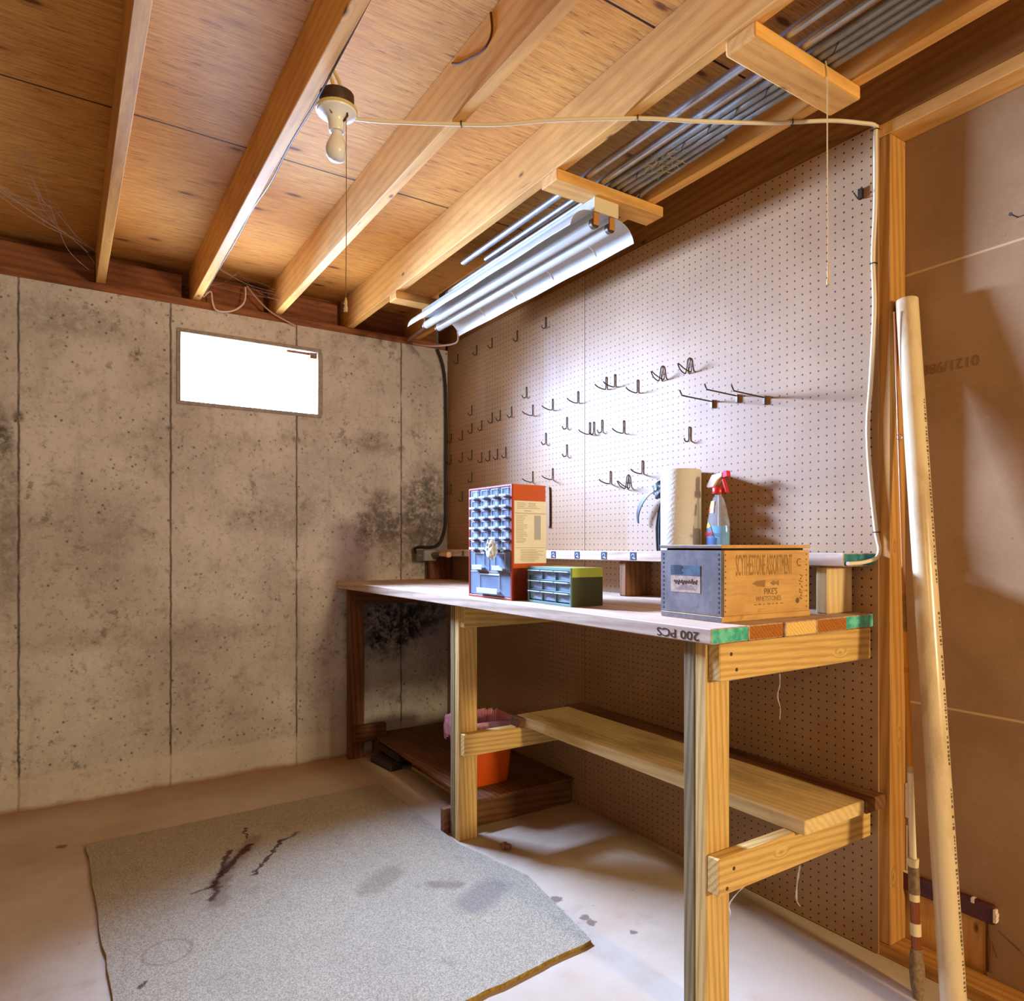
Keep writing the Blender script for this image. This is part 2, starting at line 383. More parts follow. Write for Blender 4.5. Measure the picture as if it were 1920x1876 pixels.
def mat_carpet():
    g = G('cut_pile_carpet', .95, .05); P = g.tc.outputs['Object']; x, y, z = g.sep(P)
    n1 = g.noise(P, 2.2, 5, .6); f = g.noise(P, 260, 3, .7); n2 = g.noise(P, 11, 5, .65)
    c = g.mix(g.ramp(f, .34, .66), rgb(148, 134, 112), rgb(206, 192, 166))
    c = g.mix(g.math('MULTIPLY', g.ramp(n1, .45, .7), .25), c, rgb(150, 136, 116))
    c = g.mix(g.math('MULTIPLY', g.ramp(n2, .56, .76), .35), c, rgb(116, 104, 92))
    wob = g.math('MULTIPLY', g.math('SUBTRACT', g.noise(P, 26, 4, .7), .5), .07)
    xx = g.math('ADD', x, wob); yy = g.math('ADD', y, g.math('MULTIPLY', g.math('SUBTRACT', g.noise(g.vmath('ADD', P, (3, 3, 3)), 22, 3), .5), .04))
    def stroke(a, b, w0, w1, amt, col):
        nonlocal c
        d = g.seg((xx, yy), a, b); c = g.mix(g.math('MULTIPLY', g.math('SUBTRACT', 1, g.ramp(d, w0, w1)), amt), c, col)
    dk = rgb(70, 40, 34); md = rgb(126, 96, 78)
    for a, b in (((.66, 2.93), (.47, 2.63)), ((.47, 2.63), (.44, 2.46))): stroke(a, b, .01, .05, .5, md)
    stroke((.63, 2.88), (.475, 2.66), .006, .022, .9, dk); stroke((.55, 2.86), (.45, 2.6), .003, .016, .85, dk)
    stroke((.46, 2.62), (.43, 2.5), .004, .022, .85, dk); stroke((.46, 2.6), (.38, 2.58), .002, .013, .7, dk)
    stroke((.645, 3.06), (.66, 3.05), .003, .01, .8, dk); stroke((.645, 3.06), (.635, 2.95), .002, .008, .8, dk)
    stroke((.82, 2.89), (.75, 2.85), .003, .014, .7, dk); stroke((.745, 2.85), (.58, 2.61), .002, .011, .9, dk)
    stroke((1.15, 2.0), (1.25, 2.06), .03, .09, .45, rgb(112, 106, 106)); stroke((1.09, 2.19), (1.16, 2.14), .008, .04, .5, rgb(110, 94, 84))
    stroke((.9, 2.28), (1.0, 2.35), .02, .08, .4, rgb(120, 100, 84)); stroke((.185, 2.11), (.186, 2.12), .004, .012, .8, dk)
    ring = g.math('ABSOLUTE', g.math('SUBTRACT', g.vmath('LENGTH', g.comb(g.math('SUBTRACT', x, .26), g.math('SUBTRACT', y, 2.25), 0.0)), .065))
    c = g.mix(g.math('MULTIPLY', g.math('SUBTRACT', 1, g.ramp(ring, .001, .008)), .3), c, rgb(110, 84, 64))
    g.color(c); g.bump(f, .9, .006); return g.m

M_CONC, M_FLOOR, M_PLY, M_PEG, M_DRY, M_CARPET = mat_concrete_wall(), mat_floor(), mat_ply(), mat_peg(), mat_drywall(), mat_carpet()
O3 = (0, 0, 0)

# ------------------------------------------------------------------ setting
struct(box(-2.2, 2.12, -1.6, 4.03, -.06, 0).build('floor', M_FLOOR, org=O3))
struct(box(-2.2, 2.3, -1.6, 4.06, ZC, ZC + .02).build('ceiling', M_PLY, org=O3))
m = MB()
WX0, WX1, WZ0, WZ1 = .503, 1.197, 1.932, 2.275
m.box(-2.2, WX0, YC, YC + .18, 0, 2.41); m.box(WX1, 2.11, YC, YC + .18, 0, 2.41)
m.box(WX0, WX1, YC, YC + .18, 0, WZ0); m.box(WX0, WX1, YC, YC + .18, WZ1, 2.41)
struct(m.build('wall_back', M_CONC, org=O3))
m = MB()
m.box(XB, XB + .012, -1.6, .873, 0.002, ZC - .002); m.box(XB, XB + .012, 1.106, YC - .002, 0.002, ZC - .002)
m.box(XB, XB + .012, .873, 1.106, .236, ZC - .002)
struct(m.build('wall_right', M_DRY, org=O3))
struct(box(-2.22, -2.2, -1.6, 4.03, 0, ZC).build('wall_left', M_CONC, org=O3))

# window: frame + glowing daylight pane
g = G('daylit_glass', .2, .4); g.color(rgb(235, 242, 255)); g.b.inputs['Emission Color'].default_value = (.80, .88, 1.0, 1); g.b.inputs['Emission Strength'].default_value = 28
M_PANE = g.m
m = MB(); fw = .02
m.box(WX0 - fw, WX1 + fw, YC - .006, YC + .0, WZ1, WZ1 + fw); m.box(WX0 - fw, WX1 + fw, YC - .006, YC, WZ0 - fw, WZ0)
m.box(WX0 - fw, WX0, YC - .006, YC, WZ0, WZ1); m.box(WX1, WX1 + fw * 1.4, YC - .006, YC, WZ0, WZ1)
win = struct(m.build('window_1', plain('grey_window_frame', rgb(150, 138, 132), .6, .3, 0, .25, 40), bevel=.002))
plabel(box(WX0, WX1, YC + .13, YC + .135, WZ0, WZ1).build('pane', M_PANE, win), 'bright daylit window pane')
m = MB(); m.box(WX1 - .035, WX1, YC + .02, YC + .044, WZ1 - .03, WZ1); m.box(WX1 - .16, WX1, YC + .03, YC + .044, WZ1 - .012, WZ1)
m.build('sash', W('brown', 'X'), win)

# ------------------------------------------------------------------ joists and framing
JX = [.157, .576, .981, 1.391]
JL = ['wooden ceiling joist nearest the left side, seen almost edge on from below',
      'wooden ceiling joist with the porcelain bulb holder fixed on its right side',
      'wooden ceiling joist between the bulb holder and the joist beside the tube light',
      'wooden ceiling joist running along the left of the conduits and tube light']
for i, (x, lb) in enumerate(zip(JX, JL)):
    tag(box(x - .019, x + .019, -.9, YC + .135, ZJ, ZC - .001).build('ceiling_joist', W('joist', 'Y'), bevel=.002), lb, 'joist', 'ceiling joists')
j3 = bpy.data.objects['ceiling_joist.002']; ORG[j3.name] = j3.location.copy()
MB().tube(smoothpath([(.961, 1.582, 2.622), (.961, 1.576, 2.568), (.961, 1.600, 2.548), (.961, 1.64, 2.549), (.961, 1.70, 2.569), (.961, 1.76, 2.590), (.961, 1.80, 2.614)]), .0035, 6).build('bark_edge', plain('dark_bark', rgb(92, 58, 30), .9), j3)
tag(box(1.785, 1.823, -.9, YC + .135, ZJ, ZC - .001).build('ceiling_joist', W('joist', 'Y'), bevel=.002),
    'wooden ceiling joist to the right of the steel conduits, lit along its bottom edge', 'joist', 'ceiling joists')
tag(box(1.725, 1.762, -.6, 3.1, 2.50, 2.54).build('nailing_strip', W('joist', 'Y'), bevel=.002),
    'narrow wooden strip above the steel conduits beside the rightmost joist', 'strip')
tag(box(XP + .004, XP + .042, -.9, YC + .135, 2.437, ZC - .001).build('wall_header', W('header', 'Y'), bevel=.002),
    'dark brown knotty board standing on edge along the top of the pegboard wall', 'header board')
tag(box(-2.2, 2.0, YC + .002, YC + .14, 2.411, ZJ - .001).build('sill_plate', W('rim', 'X'), bevel=.002), 'brown wooden sill plate lying on top of the concrete wall', 'sill plate')
tag(box(-2.2, 2.0, YC + .136, YC + .174, ZJ, ZC - .002).build('rim_board', W('rim', 'X')), 'reddish brown rim board behind the joist ends above the concrete wall', 'rim board')
for (x0, x1) in ((-.30, JX[0] - .04), (JX[0] + .022, JX[1] - .05), (JX[1] + .022, JX[2] - .05), (JX[2] + .022, JX[3] - .05)):
    pass
blk_lab = ['short brown blocking board left of the leftmost joist, on the sill plate', 'short brown blocking board between the first and second joists from the left',
           'short brown blocking board above the window, between the second and third joists', 'short brown blocking board left of the joist beside the tube light']
for (x0, x1), lb in zip(((-.75, JX[0] - .021), (JX[0] + .021, JX[1] - .06), (JX[1] + .021, JX[2] - .06), (JX[2] + .021, JX[3] - .06)), blk_lab):
    tag(box(x0, x1, YC + .06, YC + .097, ZJ, 2.585).build('blocking_board', W('rim', 'X'), bevel=.002), lb, 'blocking', 'blocking boards on the sill')
# stud wall end
tag(box(XP + .004, XP + .087, 1.088, 1.126, .039, 2.397).build('wall_stud', W('stud', 'Z'), bevel=.002), 'upright wooden stud at the right end of the pegboard', 'stud')
tag(box(XP + .004, XP + .087, -1.2, 3.8, .0005, .038).build('bottom_plate', W('stud', 'Y'), bevel=.002), 'wooden bottom plate on the floor under the stud wall', 'plate')
tag(box(XP + .004, XP + .087, -1.2, 3.8, 2.398, 2.436).build('top_plate', W('joist', 'Y'), bevel=.002), 'wooden top plate above the brown panel and stud', 'plate')
# pegboard
pegs = []
tag(box(XP - .002, XP + .0035, 1.1205, 2.4795, .003, 2.437).build('pegboard', M_PEG, org=O3), 'brown pegboard panel on the right, with the long prongs, ending at the stud', 'pegboard', 'pegboard panels')
tag(box(XP - .002, XP + .0035, 2.4825, YC - .003, .003, 2.437).build('pegboard', M_PEG, org=O3), 'brown pegboard panel on the left, reaching the concrete wall corner', 'pegboard', 'pegboard panels')

# opening low in the brown panel
pr = box(XB + .013, XB + .03, .86, 1.12, .0, .20).build('pine_board', W('joist', 'Z'), bevel=.001)
tag(pr, 'orange pine board showing through the cut opening low in the brown panel', 'board')
g = G('maroon_paint', .45, .4); n = g.noise(g.tc.outputs['Object'], 26, 4)
g.color(g.mix(g.ramp(n, .4, .7), rgb(84, 34, 26), rgb(64, 24, 20))); M_MAR = g.m
t = thing('maroon_trim', (XB - .008, .98, .19), 'maroon painted trim strip with chipped white edges, low on the brown panel', 'trim strip')
box(XB - .014, XB - .0005, .851, 1.112, .186, .238).build('strip', M_MAR, t, bevel=.002)
m = MB()
rnd = random.Random(3); y = .851; M_CHIP = plain('torn_white_core', rgb(226, 208, 188), .9, .1)
for k in range(7): m.box(XB - .016, XB - .001, .846 - rnd.random() * .004, .852, .195 + k * .005, .199 + k * .005)
m.box(XB - .0155, XB - .0005, .898, .906, .226, .2385)
m.box(XB - .0155, XB - .001, 1.06, 1.105, .2375, .2395)
plabel(m.build('chipped_edge', M_CHIP, t), 'chipped white edge')
m = MB(); m.box(XB - .003, XB, .868, .875, .05, .186); m.tube(smoothpath([(XB - .003, .868, .17), (XB - .006, .862, .13), (XB - .004, .865, .08), (XB - .003, .862, .05)]), .0016, 6)
tag(m.build('torn_paper_edge', plain('torn_brown_paper', rgb(104, 64, 36), .9, .1)), 'torn dark paper edge at the right side of the cut opening', 'torn paper')
m = MB(); 
for k in range(9): m.box(XB - .006 - .002 * rnd.random(), XB - .0005, 1.070 + .004 * rnd.random(), 1.086, .486 - .011 * k, .498 - .011 * k)
m2 = MB()
for k in range(12): m2.box(XB - .002, XB - .0005, 1.083, 1.086, .36 - .012 * k, .369 - .012 * k + .004)
tag(m2.build('torn_paper_edge', M_CHIP), 'thin white torn line running down beside the stud to the maroon trim', 'torn paper')
tag(m.build('chipped_plaster', M_CHIP), 'chipped white plaster patch beside the stud above the maroon trim', 'plaster chip')
nl = thing('nail', (XB, .80, 1.995), 'bent nail sticking out of the brown panel at the right', 'nail')
M_STEEL = plain('dull_steel', rgb(120, 112, 104), .4, .5, .9); M_DKSTEEL = plain('dark_hook_steel', rgb(70, 60, 54), .45, .5, .7)
ORG[nl.name] = Vector((XB, .80, 2.06)); nl.location = (XB, .80, 2.06)
MB().tube([(XB, .80, 2.06), (XB - .03, .805, 2.062)], .0018, 6).build('shank', M_DKSTEEL, nl); MB().tube([(XB - .03, .805, 2.062), (XB - .0315, .8053, 2.062)], .005, 8).build('head', M_DKSTEEL, nl)
M_INK = plain('faded_print', rgb(138, 100, 64), .8, .1)
me_par = struct(bpy.data.objects['wall_right'])
text('panel_print', '0121/9886', .042, (XB - .0006, .975, 1.71), (0, 1, 0), (0, 0, -1), M_INK, me_par, .95)

# ------------------------------------------------------------------ cross blocks, conduits, cable
tag(box(1.381, 1.822, 1.063, 1.155, 2.412, 2.449).build('cross_block', W('joist', 'X'), bevel=.006, segs=2), 'rough wooden block under the joists, with the string looped over it', 'wood block', 'cross blocks under the joists')
tag(box(1.372, 1.861, 1.838, 1.928, 2.412, 2.449).build('cross_block', W('joist', 'X'), bevel=.003), 'wooden block under the joists at the near end of the tube light', 'wood block', 'cross blocks under the joists')
tag(box(1.372, 1.84, 3.148, 3.234, 2.412, 2.449).build('cross_block', W('joist', 'X'), bevel=.003), 'wooden block under the joists at the far end of the tube light', 'wood block', 'cross blocks under the joists')
M_GALV = plain('galvanised_steel', rgb(188, 190, 192), .32, .5, .85, .2, 14)
M_GALV2 = plain('dull_galvanised_steel', rgb(150, 148, 142), .45, .5, .8, .25, 14)
cd = [(1.503, 2.711, .012, 'steel conduit nearest the joist, ending in the open above the tube light'),
      (1.568, 2.62, .012, 'second steel conduit from the left, ending just short of the first'),
      (1.612, 3.14, .0125, 'third steel conduit from the left, running above the tube light'),
      (1.640, 3.14, .0125, 'fourth steel conduit from the left, wrapped in a thin dark wire'),
      (1.668, 3.2, .0125, 'fifth steel conduit from the left, close beside the wrapped one'),
      (1.696, 3.1, .0125, 'rightmost steel conduit, nearest the narrow wooden strip')]
for i, (x, ye, r, lb) in enumerate(cd):
    m = MB(); z = 2.4505 + r
    m.tube([(x, .2, z), (x, ye, z)], r, 16); 
    o = m.build('steel_conduit', M_GALV if i < 2 else M_GALV2, smooth=True); tag(o, lb, 'conduit', 'steel conduits')
m = MB(); ps = []
for k in range(90):
    a = k * .55; ps.append((1.640 + .0145 * math.cos(a), .95 + k * .009, 2.463 + .0145 * math.sin(a)))
tag(m.tube(ps, .0012, 5).build('binding_wire', plain('black_wire', rgb(34, 28, 26), .5, .3)), 'thin dark wire coiled around the middle steel conduits', 'wire')
m = MB(); rr = random.Random(5)
for k in range(46):
    a = Vector((1.645 + rr.uniform(-.035, .05), 1.62 + rr.uniform(-.05, .05), 2.445 + rr.uniform(-.006, .012))); d = Vector((rr.uniform(-1, 1), rr.uniform(-1, 1), rr.uniform(-.6, .5))) * .03
    m.tube([a, a + d * .5 + Vector((0, 0, .004)), a + d], .0009, 4)
tag(m.build('straw_tuft', plain('dry_straw', rgb(176, 150, 96), .9, .1)), 'tuft of dry straw caught on the conduits near the tube light', 'straw', kind='stuff')
m = MB(); m.tube(smoothpath([(1.735, 1.45, 2.476), (1.742, 1.65, 2.474), (1.741, 1.80, 2.4655), (1.752, 1.86, 2.4605), (1.78, 1.95, 2.4605)]), .0105, 12)
tag(m.build('armoured_cable', M_GALV2, smooth=True), 'bent grey armoured cable resting on the block at the near end of the tube light', 'cable')
m = MB(); m.tube(smoothpath([(1.69, 3.24, 2.424), (1.71, 3.5, 2.425), (1.73, 3.79, 2.425)]), .0125, 14)
tag(m.build('steel_conduit', plain('rusty_conduit', rgb(150, 110, 92), .5, .4, .5), smooth=True), 'short rusty conduit beyond the far end of the tube light', 'conduit', 'steel conduits')

# white cable from bulb box to pegboard edge and shelf
M_CABLE = plain('white_cable_jacket', rgb(222, 206, 176), .5, .35); M_STAPLE = plain('staple_steel', rgb(60, 54, 50), .4, .5, .6)
ct = thing('white_cable', (1.4, 1.49, ZJ - .006), 'long off-white cable running under the joists then down the pegboard edge', 'cable')
path = [(.70, 1.95, ZJ - .006), (.80, 1.90, ZJ - .009), (.99, 1.797, ZJ - .006), (1.09, 1.72, ZJ - .012), (1.2, 1.64, ZJ - .005), (1.406, 1.493, ZJ - .006), (1.55, 1.40, ZJ - .014), (1.744, 1.295, ZJ - .009), (1.80, 1.26, ZJ - .006), (1.89, 1.192, ZJ - .006), (1.965, 1.145, ZJ - .012), (2.0, 1.123, 2.43)]
path2 = [(XP - .0105, 1.124, 2.40), (XP - .0095, 1.125, 2.2), (XP - .0095, 1.132, 2.05), (XP - .0095, 1.128, 1.9), (XP - .0095, 1.138, 1.7), (XP - .0095, 1.148, 1.55), (XP - .0095, 1.140, 1.4), (XP - .0095, 1.124, 1.25), (XP - .0105, 1.118, 1.22), (2.0, 1.112, 1.19), (1.97, 1.104, 1.165), (1.92, 1.113, 1.153), (1.87, 1.118, 1.15), (1.852, 1.119, 1.15)]
MB().tube(smoothpath(path + path2, 5), .0058, 10).build('jacket', M_CABLE, ct, smooth=True)
m = MB(); m.tube([(1.845, 1.1195, 1.15), (1.853, 1.119, 1.15)], .0062, 10)
for (x, y, z, ax) in ((.99, 1.797, ZJ, 0), (1.406, 1.493, ZJ, 0), (1.80, 1.26, ZJ, 0)):
    MB().tube(smoothpath([(x + .004, y + .006, z), (x + .004, y + .006, z - .0125), (x - .004, y - .006, z - .0125), (x - .004, y - .006, z)], 3), .0016, 6).build('staple', M_STAPLE, ct)
for (y, z) in ((1.124, 2.42), (1.131, 2.03), (1.122, 1.24)):
    MB().tube([(XP - .002, y + .008, z), (XP - .0155, y + .007, z), (XP - .0155, y - .007, z), (XP - .002, y - .008, z)], .0016, 6).build('staple', M_STAPLE, ct)

# pull string on near block
M_STRING = plain('cream_string', rgb(206, 180, 136), .9, .1)
t = thing('pull_string', (1.66, 1.058, 2.43), 'cream pull string with a knotted end hanging off the rough block', 'string')
MB().tube(smoothpath([(1.655, 1.0605, 2.4515), (1.66, 1.0595, 2.43), (1.661, 1.059, 2.40), (1.6625, 1.06, 2.2), (1.662, 1.058, 2.0), (1.663, 1.058, 1.925)]), .0016, 6).build('string', M_STRING, t)
MB().tube(smoothpath([(1.663, 1.058, 1.925), (1.664, 1.058, 1.91), (1.662, 1.058, 1.895), (1.662, 1.058, 1.875)]), [.003] * 7 + [.005] * 7 + [.004] * 5 , 8).build('knot', plain('knot_tan', rgb(168, 140, 100), .9), t) if False else None
MB().lathe([(0, 0), (.0045, .004), (.004, .016), (.0022, .024), (.0035, .034), (.0028, .05), (0, .056)], (1.663, 1.058, 1.872), 10).build('knot', M_STRING, t, smooth=True)

# ------------------------------------------------------------------ bulb holder
BX, BY, BZ = .650, 1.905, 2.421
t = thing('bulb_holder', (BX, BY, 2.27), 'porcelain ceiling bulb holder with an unlit white bulb, beside the second joist', 'light fixture')
M_PORC = plain('glazed_porcelain', rgb(236, 236, 232), .25, .5); M_OLD = plain('yellowed_rim', rgb(206, 186, 120), .5, .3); M_BROWNBOX = plain('dark_metal_box', rgb(72, 54, 48), .5, .4, .3, .2)
MB().lathe([(0, 0), (.046, 0), (.048, .004), (.048, .038), (0, .04)], (BX, BY, BZ + .008), 24).build('outlet_box', M_BROWNBOX, t, smooth=True)
MB().lathe([(.053, .008), (.0575, .006), (.0575, 0), (.054, -.002), (0, -.002), (0, .008)], (BX, BY, BZ), 32).build('rim', M_OLD, t, smooth=True)
MB().lathe([(.0555, -.0005), (.053, -.006), (.04, -.011), (.028, -.02), (.0235, -.034), (.0225, -.052), (.021, -.056), (.0175, -.057), (.0165, -.05), (0, -.05)], (BX, BY, BZ), 32).build('socket', M_PORC, t, smooth=True)
g = G('frosted_bulb_glass', .3, .5); g.color(rgb(232, 230, 228)); g.b.inputs['Subsurface Weight'].default_value = .2; g.b.inputs['Subsurface Radius'].default_value = (.02, .02, .02)
MB().lathe([(0, -.140), (.012, -.1385), (.0225, -.133), (.0295, -.122), (.0315, -.108), (.0285, -.094), (.0225, -.081), (.0165, -.070), (.0145, -.062), (.0143, -.051), (0, -.051)], (BX, BY, BZ), 28).build('bulb', g.m, t, smooth=True)
MB().tube([(BX + .018, BY - .03, BZ - .004), (BX + .02, BY - .031, BZ - .02), (BX + .012, BY - .022, BZ - .034)], .003, 8).build('chain_lever', M_DKSTEEL, t)
for dx in (-.012, .012):
    MB().tube(smoothpath([(BX + dx, BY, BZ + .046), (BX + dx * .9, BY + .01, BZ + .09), (BX - .03 + dx, BY + .03, BZ + .15), (.600, BY + .06 + dx, BZ + .18)]), .0055, 8).build('supply_wire', plain('yellow_jacket', rgb(206, 186, 128), .5), t, smooth=True)
MB().tube([(BX - .03, BY - .02, BZ), (BX - .028, BY - .022, BZ - .012), (BX - .02, BY - .02, BZ - .02)], .002, 6).build('screw', M_DKSTEEL, t)
ps = thing('pull_chain', (BX + .014, BY - .034, 1.86), 'thin pull chain with a small glass weight hanging from the bulb holder', 'pull chain')
MB().tube([(BX + .0165, BY - .03, BZ - .022), (BX + .016, BY - .033, 2.1), (BX + .014, BY - .034, 1.89)], .0011, 6).build('chain', plain('old_chain', rgb(130, 100, 60), .5, .4, .4), ps)
MB().lathe([(0, 0), (.005, .002), (.006, .012), (.0035, .02), (.005, .026), (.002, .04), (0, .042)], (BX + .014, BY - .034, 1.85), 10).build('weight', plain('clouded_weight', rgb(190, 170, 120), .3, .5), ps, smooth=True)
# thin cable along second joist
m = MB().tube(smoothpath([(.5985, 1.5, 2.465), (.599, 1.9, 2.448), (.5985, 2.2, 2.452), (.602, 2.45, 2.447), (.5985, 2.7, 2.456), (.599, 3.0, 2.449), (.5985, 3.4, 2.455), (.5985, 3.75, 2.452)]), .0028, 6)
tag(m.build('thin_cable', plain('dark_bell_wire', rgb(70, 48, 34), .6)), 'thin dark wire running along the bottom edge of the second joist', 'wire')
m = MB(); m.tube(smoothpath([(.60, 3.78, 2.455), (.638, 3.80, 2.495), (.648, 3.80, 2.44), (.668, 3.80, 2.405), (.74, 3.80, 2.415), (.80, 3.80, 2.47), (.812, 3.82, 2.56)]), .0042, 8)
tag(m.build('hanging_cord', plain('dusty_white_cord', rgb(206, 190, 178), .7), smooth=True), 'loose white cord looping below the sill above the window, left one', 'cord', 'cords above the window')
m = MB(); m.tube(smoothpath([(.815, 3.80, 2.56), (.86, 3.80, 2.51), (.94, 3.80, 2.445), (1.07, 3.80, 2.395)]), .004, 8)
tag(m.build('hanging_cord', plain('tan_cord', rgb(176, 136, 110), .7), smooth=True), 'straight tan cord slanting down above the window to its upper right', 'cord', 'cords above the window')

# ------------------------------------------------------------------ fluorescent fixture
M_WHITE = plain('white_enamel', rgb(196, 200, 204), .4, .5, 0, .06, 12); M_TUBE = plain('unlit_fluorescent_tube', rgb(204, 206, 206), .25, .5)
M_CREAM = plain('cream_end_plate', rgb(222, 206, 168), .45, .4); M_BRONZE = plain('tan_lampholder', rgb(186, 128, 66), .4, .5); M_RIM = plain('white_rolled_edge', rgb(226, 228, 230), .35, .4)
FX, FY0, FY1 = 1.604, 1.862, 3.235
t = thing('fluorescent_light', (FX, 2.55, 2.27), 'unlit two-tube fluorescent light with white reflector wings under the blocks', 'light fixture')
box(FX - .054, FX + .054, FY0, FY1, 2.366, 2.4115).build('housing', M_WHITE, t, bevel=.002)
box(FX - .055, FX + .055, FY0 - .004, FY0 + .003, 2.362, 2.4118).build('end_plate', M_CREAM, t, bevel=.001)
for sgn in (-1, 1):
    prof = []
    for k in range(9):
        a = k / 8 * PI * .46; prof.append((FX + sgn * (.052 + .094 * math.sin(a)), 2.368 - .068 * (1 - math.cos(a)) / (1 - math.cos(PI * .46)) ))
    m = MB(); y0, y1 = FY0 + .015, FY1 - .03
    va = []; N_ = 25
    for i in range(N_):
        y = y0 + (y1 - y0) * i / (N_ - 1); rows = []
        for (px, pz) in prof:
            s_ = (px - FX) * sgn
            wob = .0013 * math.sin(i * .9 + sgn) * max(0, (s_ - .09) / .06)
            rows.append((px, y, pz + wob))
        va.append((m.pts(rows), m.pts([(p[0] + sgn * .0008, p[1], p[2] + .0016) for p in rows])))
    for a, b in zip(va, va[1:]):
        for k in range(8):
            m.face([a[0][k], a[0][k + 1], b[0][k + 1], b[0][k]]); m.face([a[1][k], b[1][k], b[1][k + 1], a[1][k + 1]])
    for e in (va[0], va[-1]):
        for k in range(8): m.face([e[0][k], e[1][k], e[1][k + 1], e[0][k + 1]])
    for a, b in zip(va, va[1:]): m.face([a[0][8], a[1][8], b[1][8], b[0][8]]); m.face([a[0][0], b[0][0], b[1][0], a[1][0]])
    w = m.build('reflector_wing', M_WHITE, t, smooth=True)
    for yy in ((2.08, 2.36, 2.64, 2.92) if sgn > 0 else ()):
        MB().tube([(FX + sgn * .100, yy, 2.3535), (FX + sgn * .122, yy, 2.340), (FX + sgn * .1375, yy, 2.3215)], .0018, 6).build('stiffening_rib', M_RIM, w)
for dx in (-.036, .036):
    MB().tube([(FX + dx, FY0 + .03, 2.331), (FX + dx, FY1 - .02, 2.331)], .019, 20).build('tube', M_TUBE, t, smooth=True)
    for (ya, yb) in ((FY0 + .008, FY0 + .03), (FY1 - .02, FY1 - .004)):
        MB().tube([(FX + dx, ya + .008, 2.331), (FX + dx, yb, 2.331)], .0185, 16).build('tube_cap', M_STEEL, t, smooth=True)
        mm = MB(); mm.box(FX + dx - .012, FX + dx + .012, ya - .002, ya + .008, 2.322, 2.366)
        mm.build('lampholder', M_BRONZE, t, bevel=.003, segs=2)
M_CORD = plain('pinkish_cord', rgb(196, 160, 150), .6)
m = MB().tube(smoothpath([(1.74, 3.20, 2.325), (1.80, 3.32, 2.305), (1.80, 3.5, 2.33), (1.78, 3.68, 2.372), (1.755, 3.78, 2.405)]), .005, 8)
tag(m.build('power_cord', M_CORD, smooth=True), 'pinkish power cord sagging from the far end of the tube light', 'cord')

# ------------------------------------------------------------------ cobwebs
M_WEB = plain('cobweb_silk', rgb(176, 160, 150), .9, .1)
rr = random.Random(11)
def web(name, pts, n, spread, label, r=.0007):
    m = MB()
    for k in range(n):
        a, b = rr.sample(pts, 2); a = Vector(a); b = Vector(b); j = lambda: Vector((rr.uniform(-1, 1), rr.uniform(-1, 1), rr.uniform(-1, 1))) * spread
        a, b = a + j(), b + j(); mid = (a + b) / 2 + j() - Vector((0, 0, spread * .8)); m.tube(smoothpath([a, mid, b], 5), r, 4)
    tag(m.build(name, M_WEB), label, 'cobweb', kind='stuff')
web('cobweb', [(-.12, 3.05, 2.62), (-.03, 3.3, 2.55), (.12, 3.55, 2.50), (-.3, 3.2, 2.6), (-.05, 3.45, 2.56), (.13, 3.66, 2.47)], 22, .03, 'dusty cobweb strands hanging under the plywood left of the leftmost joist')
web('cobweb', [(.62, 3.6, 2.56), (.60, 3.75, 2.5), (.75, 3.8, 2.6), (.97, 3.7, 2.5)], 9, .02, 'faint cobweb between the second and third joists above the window', .0004)
def strand(ps, label, r=.0014):
    m = MB(); ps = [Vector(p) for p in ps]
    q = smoothpath([p + Vector((rr.uniform(-1, 1), rr.uniform(-1, 1), 0)) * .004 for p in ps], 4); m.tube(q, [r * rr.uniform(.5, 1.5) for _ in q], 5)
    tag(m.build('cobweb_strand', M_WEB), label, 'cobweb')
strand([(1.56, 1.128, .868 - .0), (1.562, 1.128, .84), (1.558, 1.13, .81), (1.566, 1.13, .78), (1.56, 1.13, .75)], 'single dusty cobweb strand hanging under the bench end rail')
strand([(1.66, 1.14, .345), (1.655, 1.14, .31), (1.66, 1.142, .28), (1.654, 1.14, .25), (1.662, 1.14, .235)], 'dusty cobweb strand hanging under the lower end rail', .002)
strand([(1.54, 1.145, .35), (1.53, 1.2, .31), (1.47, 1.21, .27), (1.44, 1.19, .255), (1.42, 1.18, .235)], 'cobweb strand slanting from the lower end rail to the near leg')

# ------------------------------------------------------------------ workbench
TX = [1.305, 1.445, 1.585, 1.722, 1.864, XP - .004]
M_TEAL = None
def endpaint(name, c1, c2):
    g = G(name, .6, .3); n = g.noise(g.tc.outputs['Object'], 40, 5, .7); g.color(g.mix(g.ramp(n, .35, .65), c1, c2)); return g.m
M_TEAL = endpaint('teal_end_paint', rgb(58, 160, 140), rgb(112, 206, 180)); M_TEAL2 = endpaint('dark_teal_paint', rgb(28, 98, 100), rgb(62, 132, 122))
M_RUST = wood('rust_end_grain', rgb(176, 108, 44), rgb(120, 66, 22), 'Y', .5, 0, 30, .75, .5); M_PALEEND = wood('pale_end_grain', rgb(232, 196, 118), rgb(196, 146, 66), 'Y', .5, 0, 30, .75, .4)
ends = [M_TEAL, M_RUST, M_PALEEND, M_RUST, M_TEAL]
wb = thing('workbench', (1.65, 2.45, 0), 'long wooden workbench of planks on lumber legs in front of the pegboard', 'workbench')
rj = random.Random(2)
for i in range(5):
    m = MB(); x0, x1 = TX[i] + .0012, TX[i + 1] - .0012; dy = rj.uniform(-.002, .004)
    m.box(x0, x1, 1.13 + dy, YC - .006, .962, 1.0)
    o = m.build('top_plank', [W('bench', 'Y'), ends[i]], wb, bevel=.0025)
    for p in o.data.polygons:
        if p.normal.y < -.9: p.material_index = 1
    if i == 0: front = o
    if i in (0, 4): plabel(o, 'grey-brown top plank with a teal painted end')
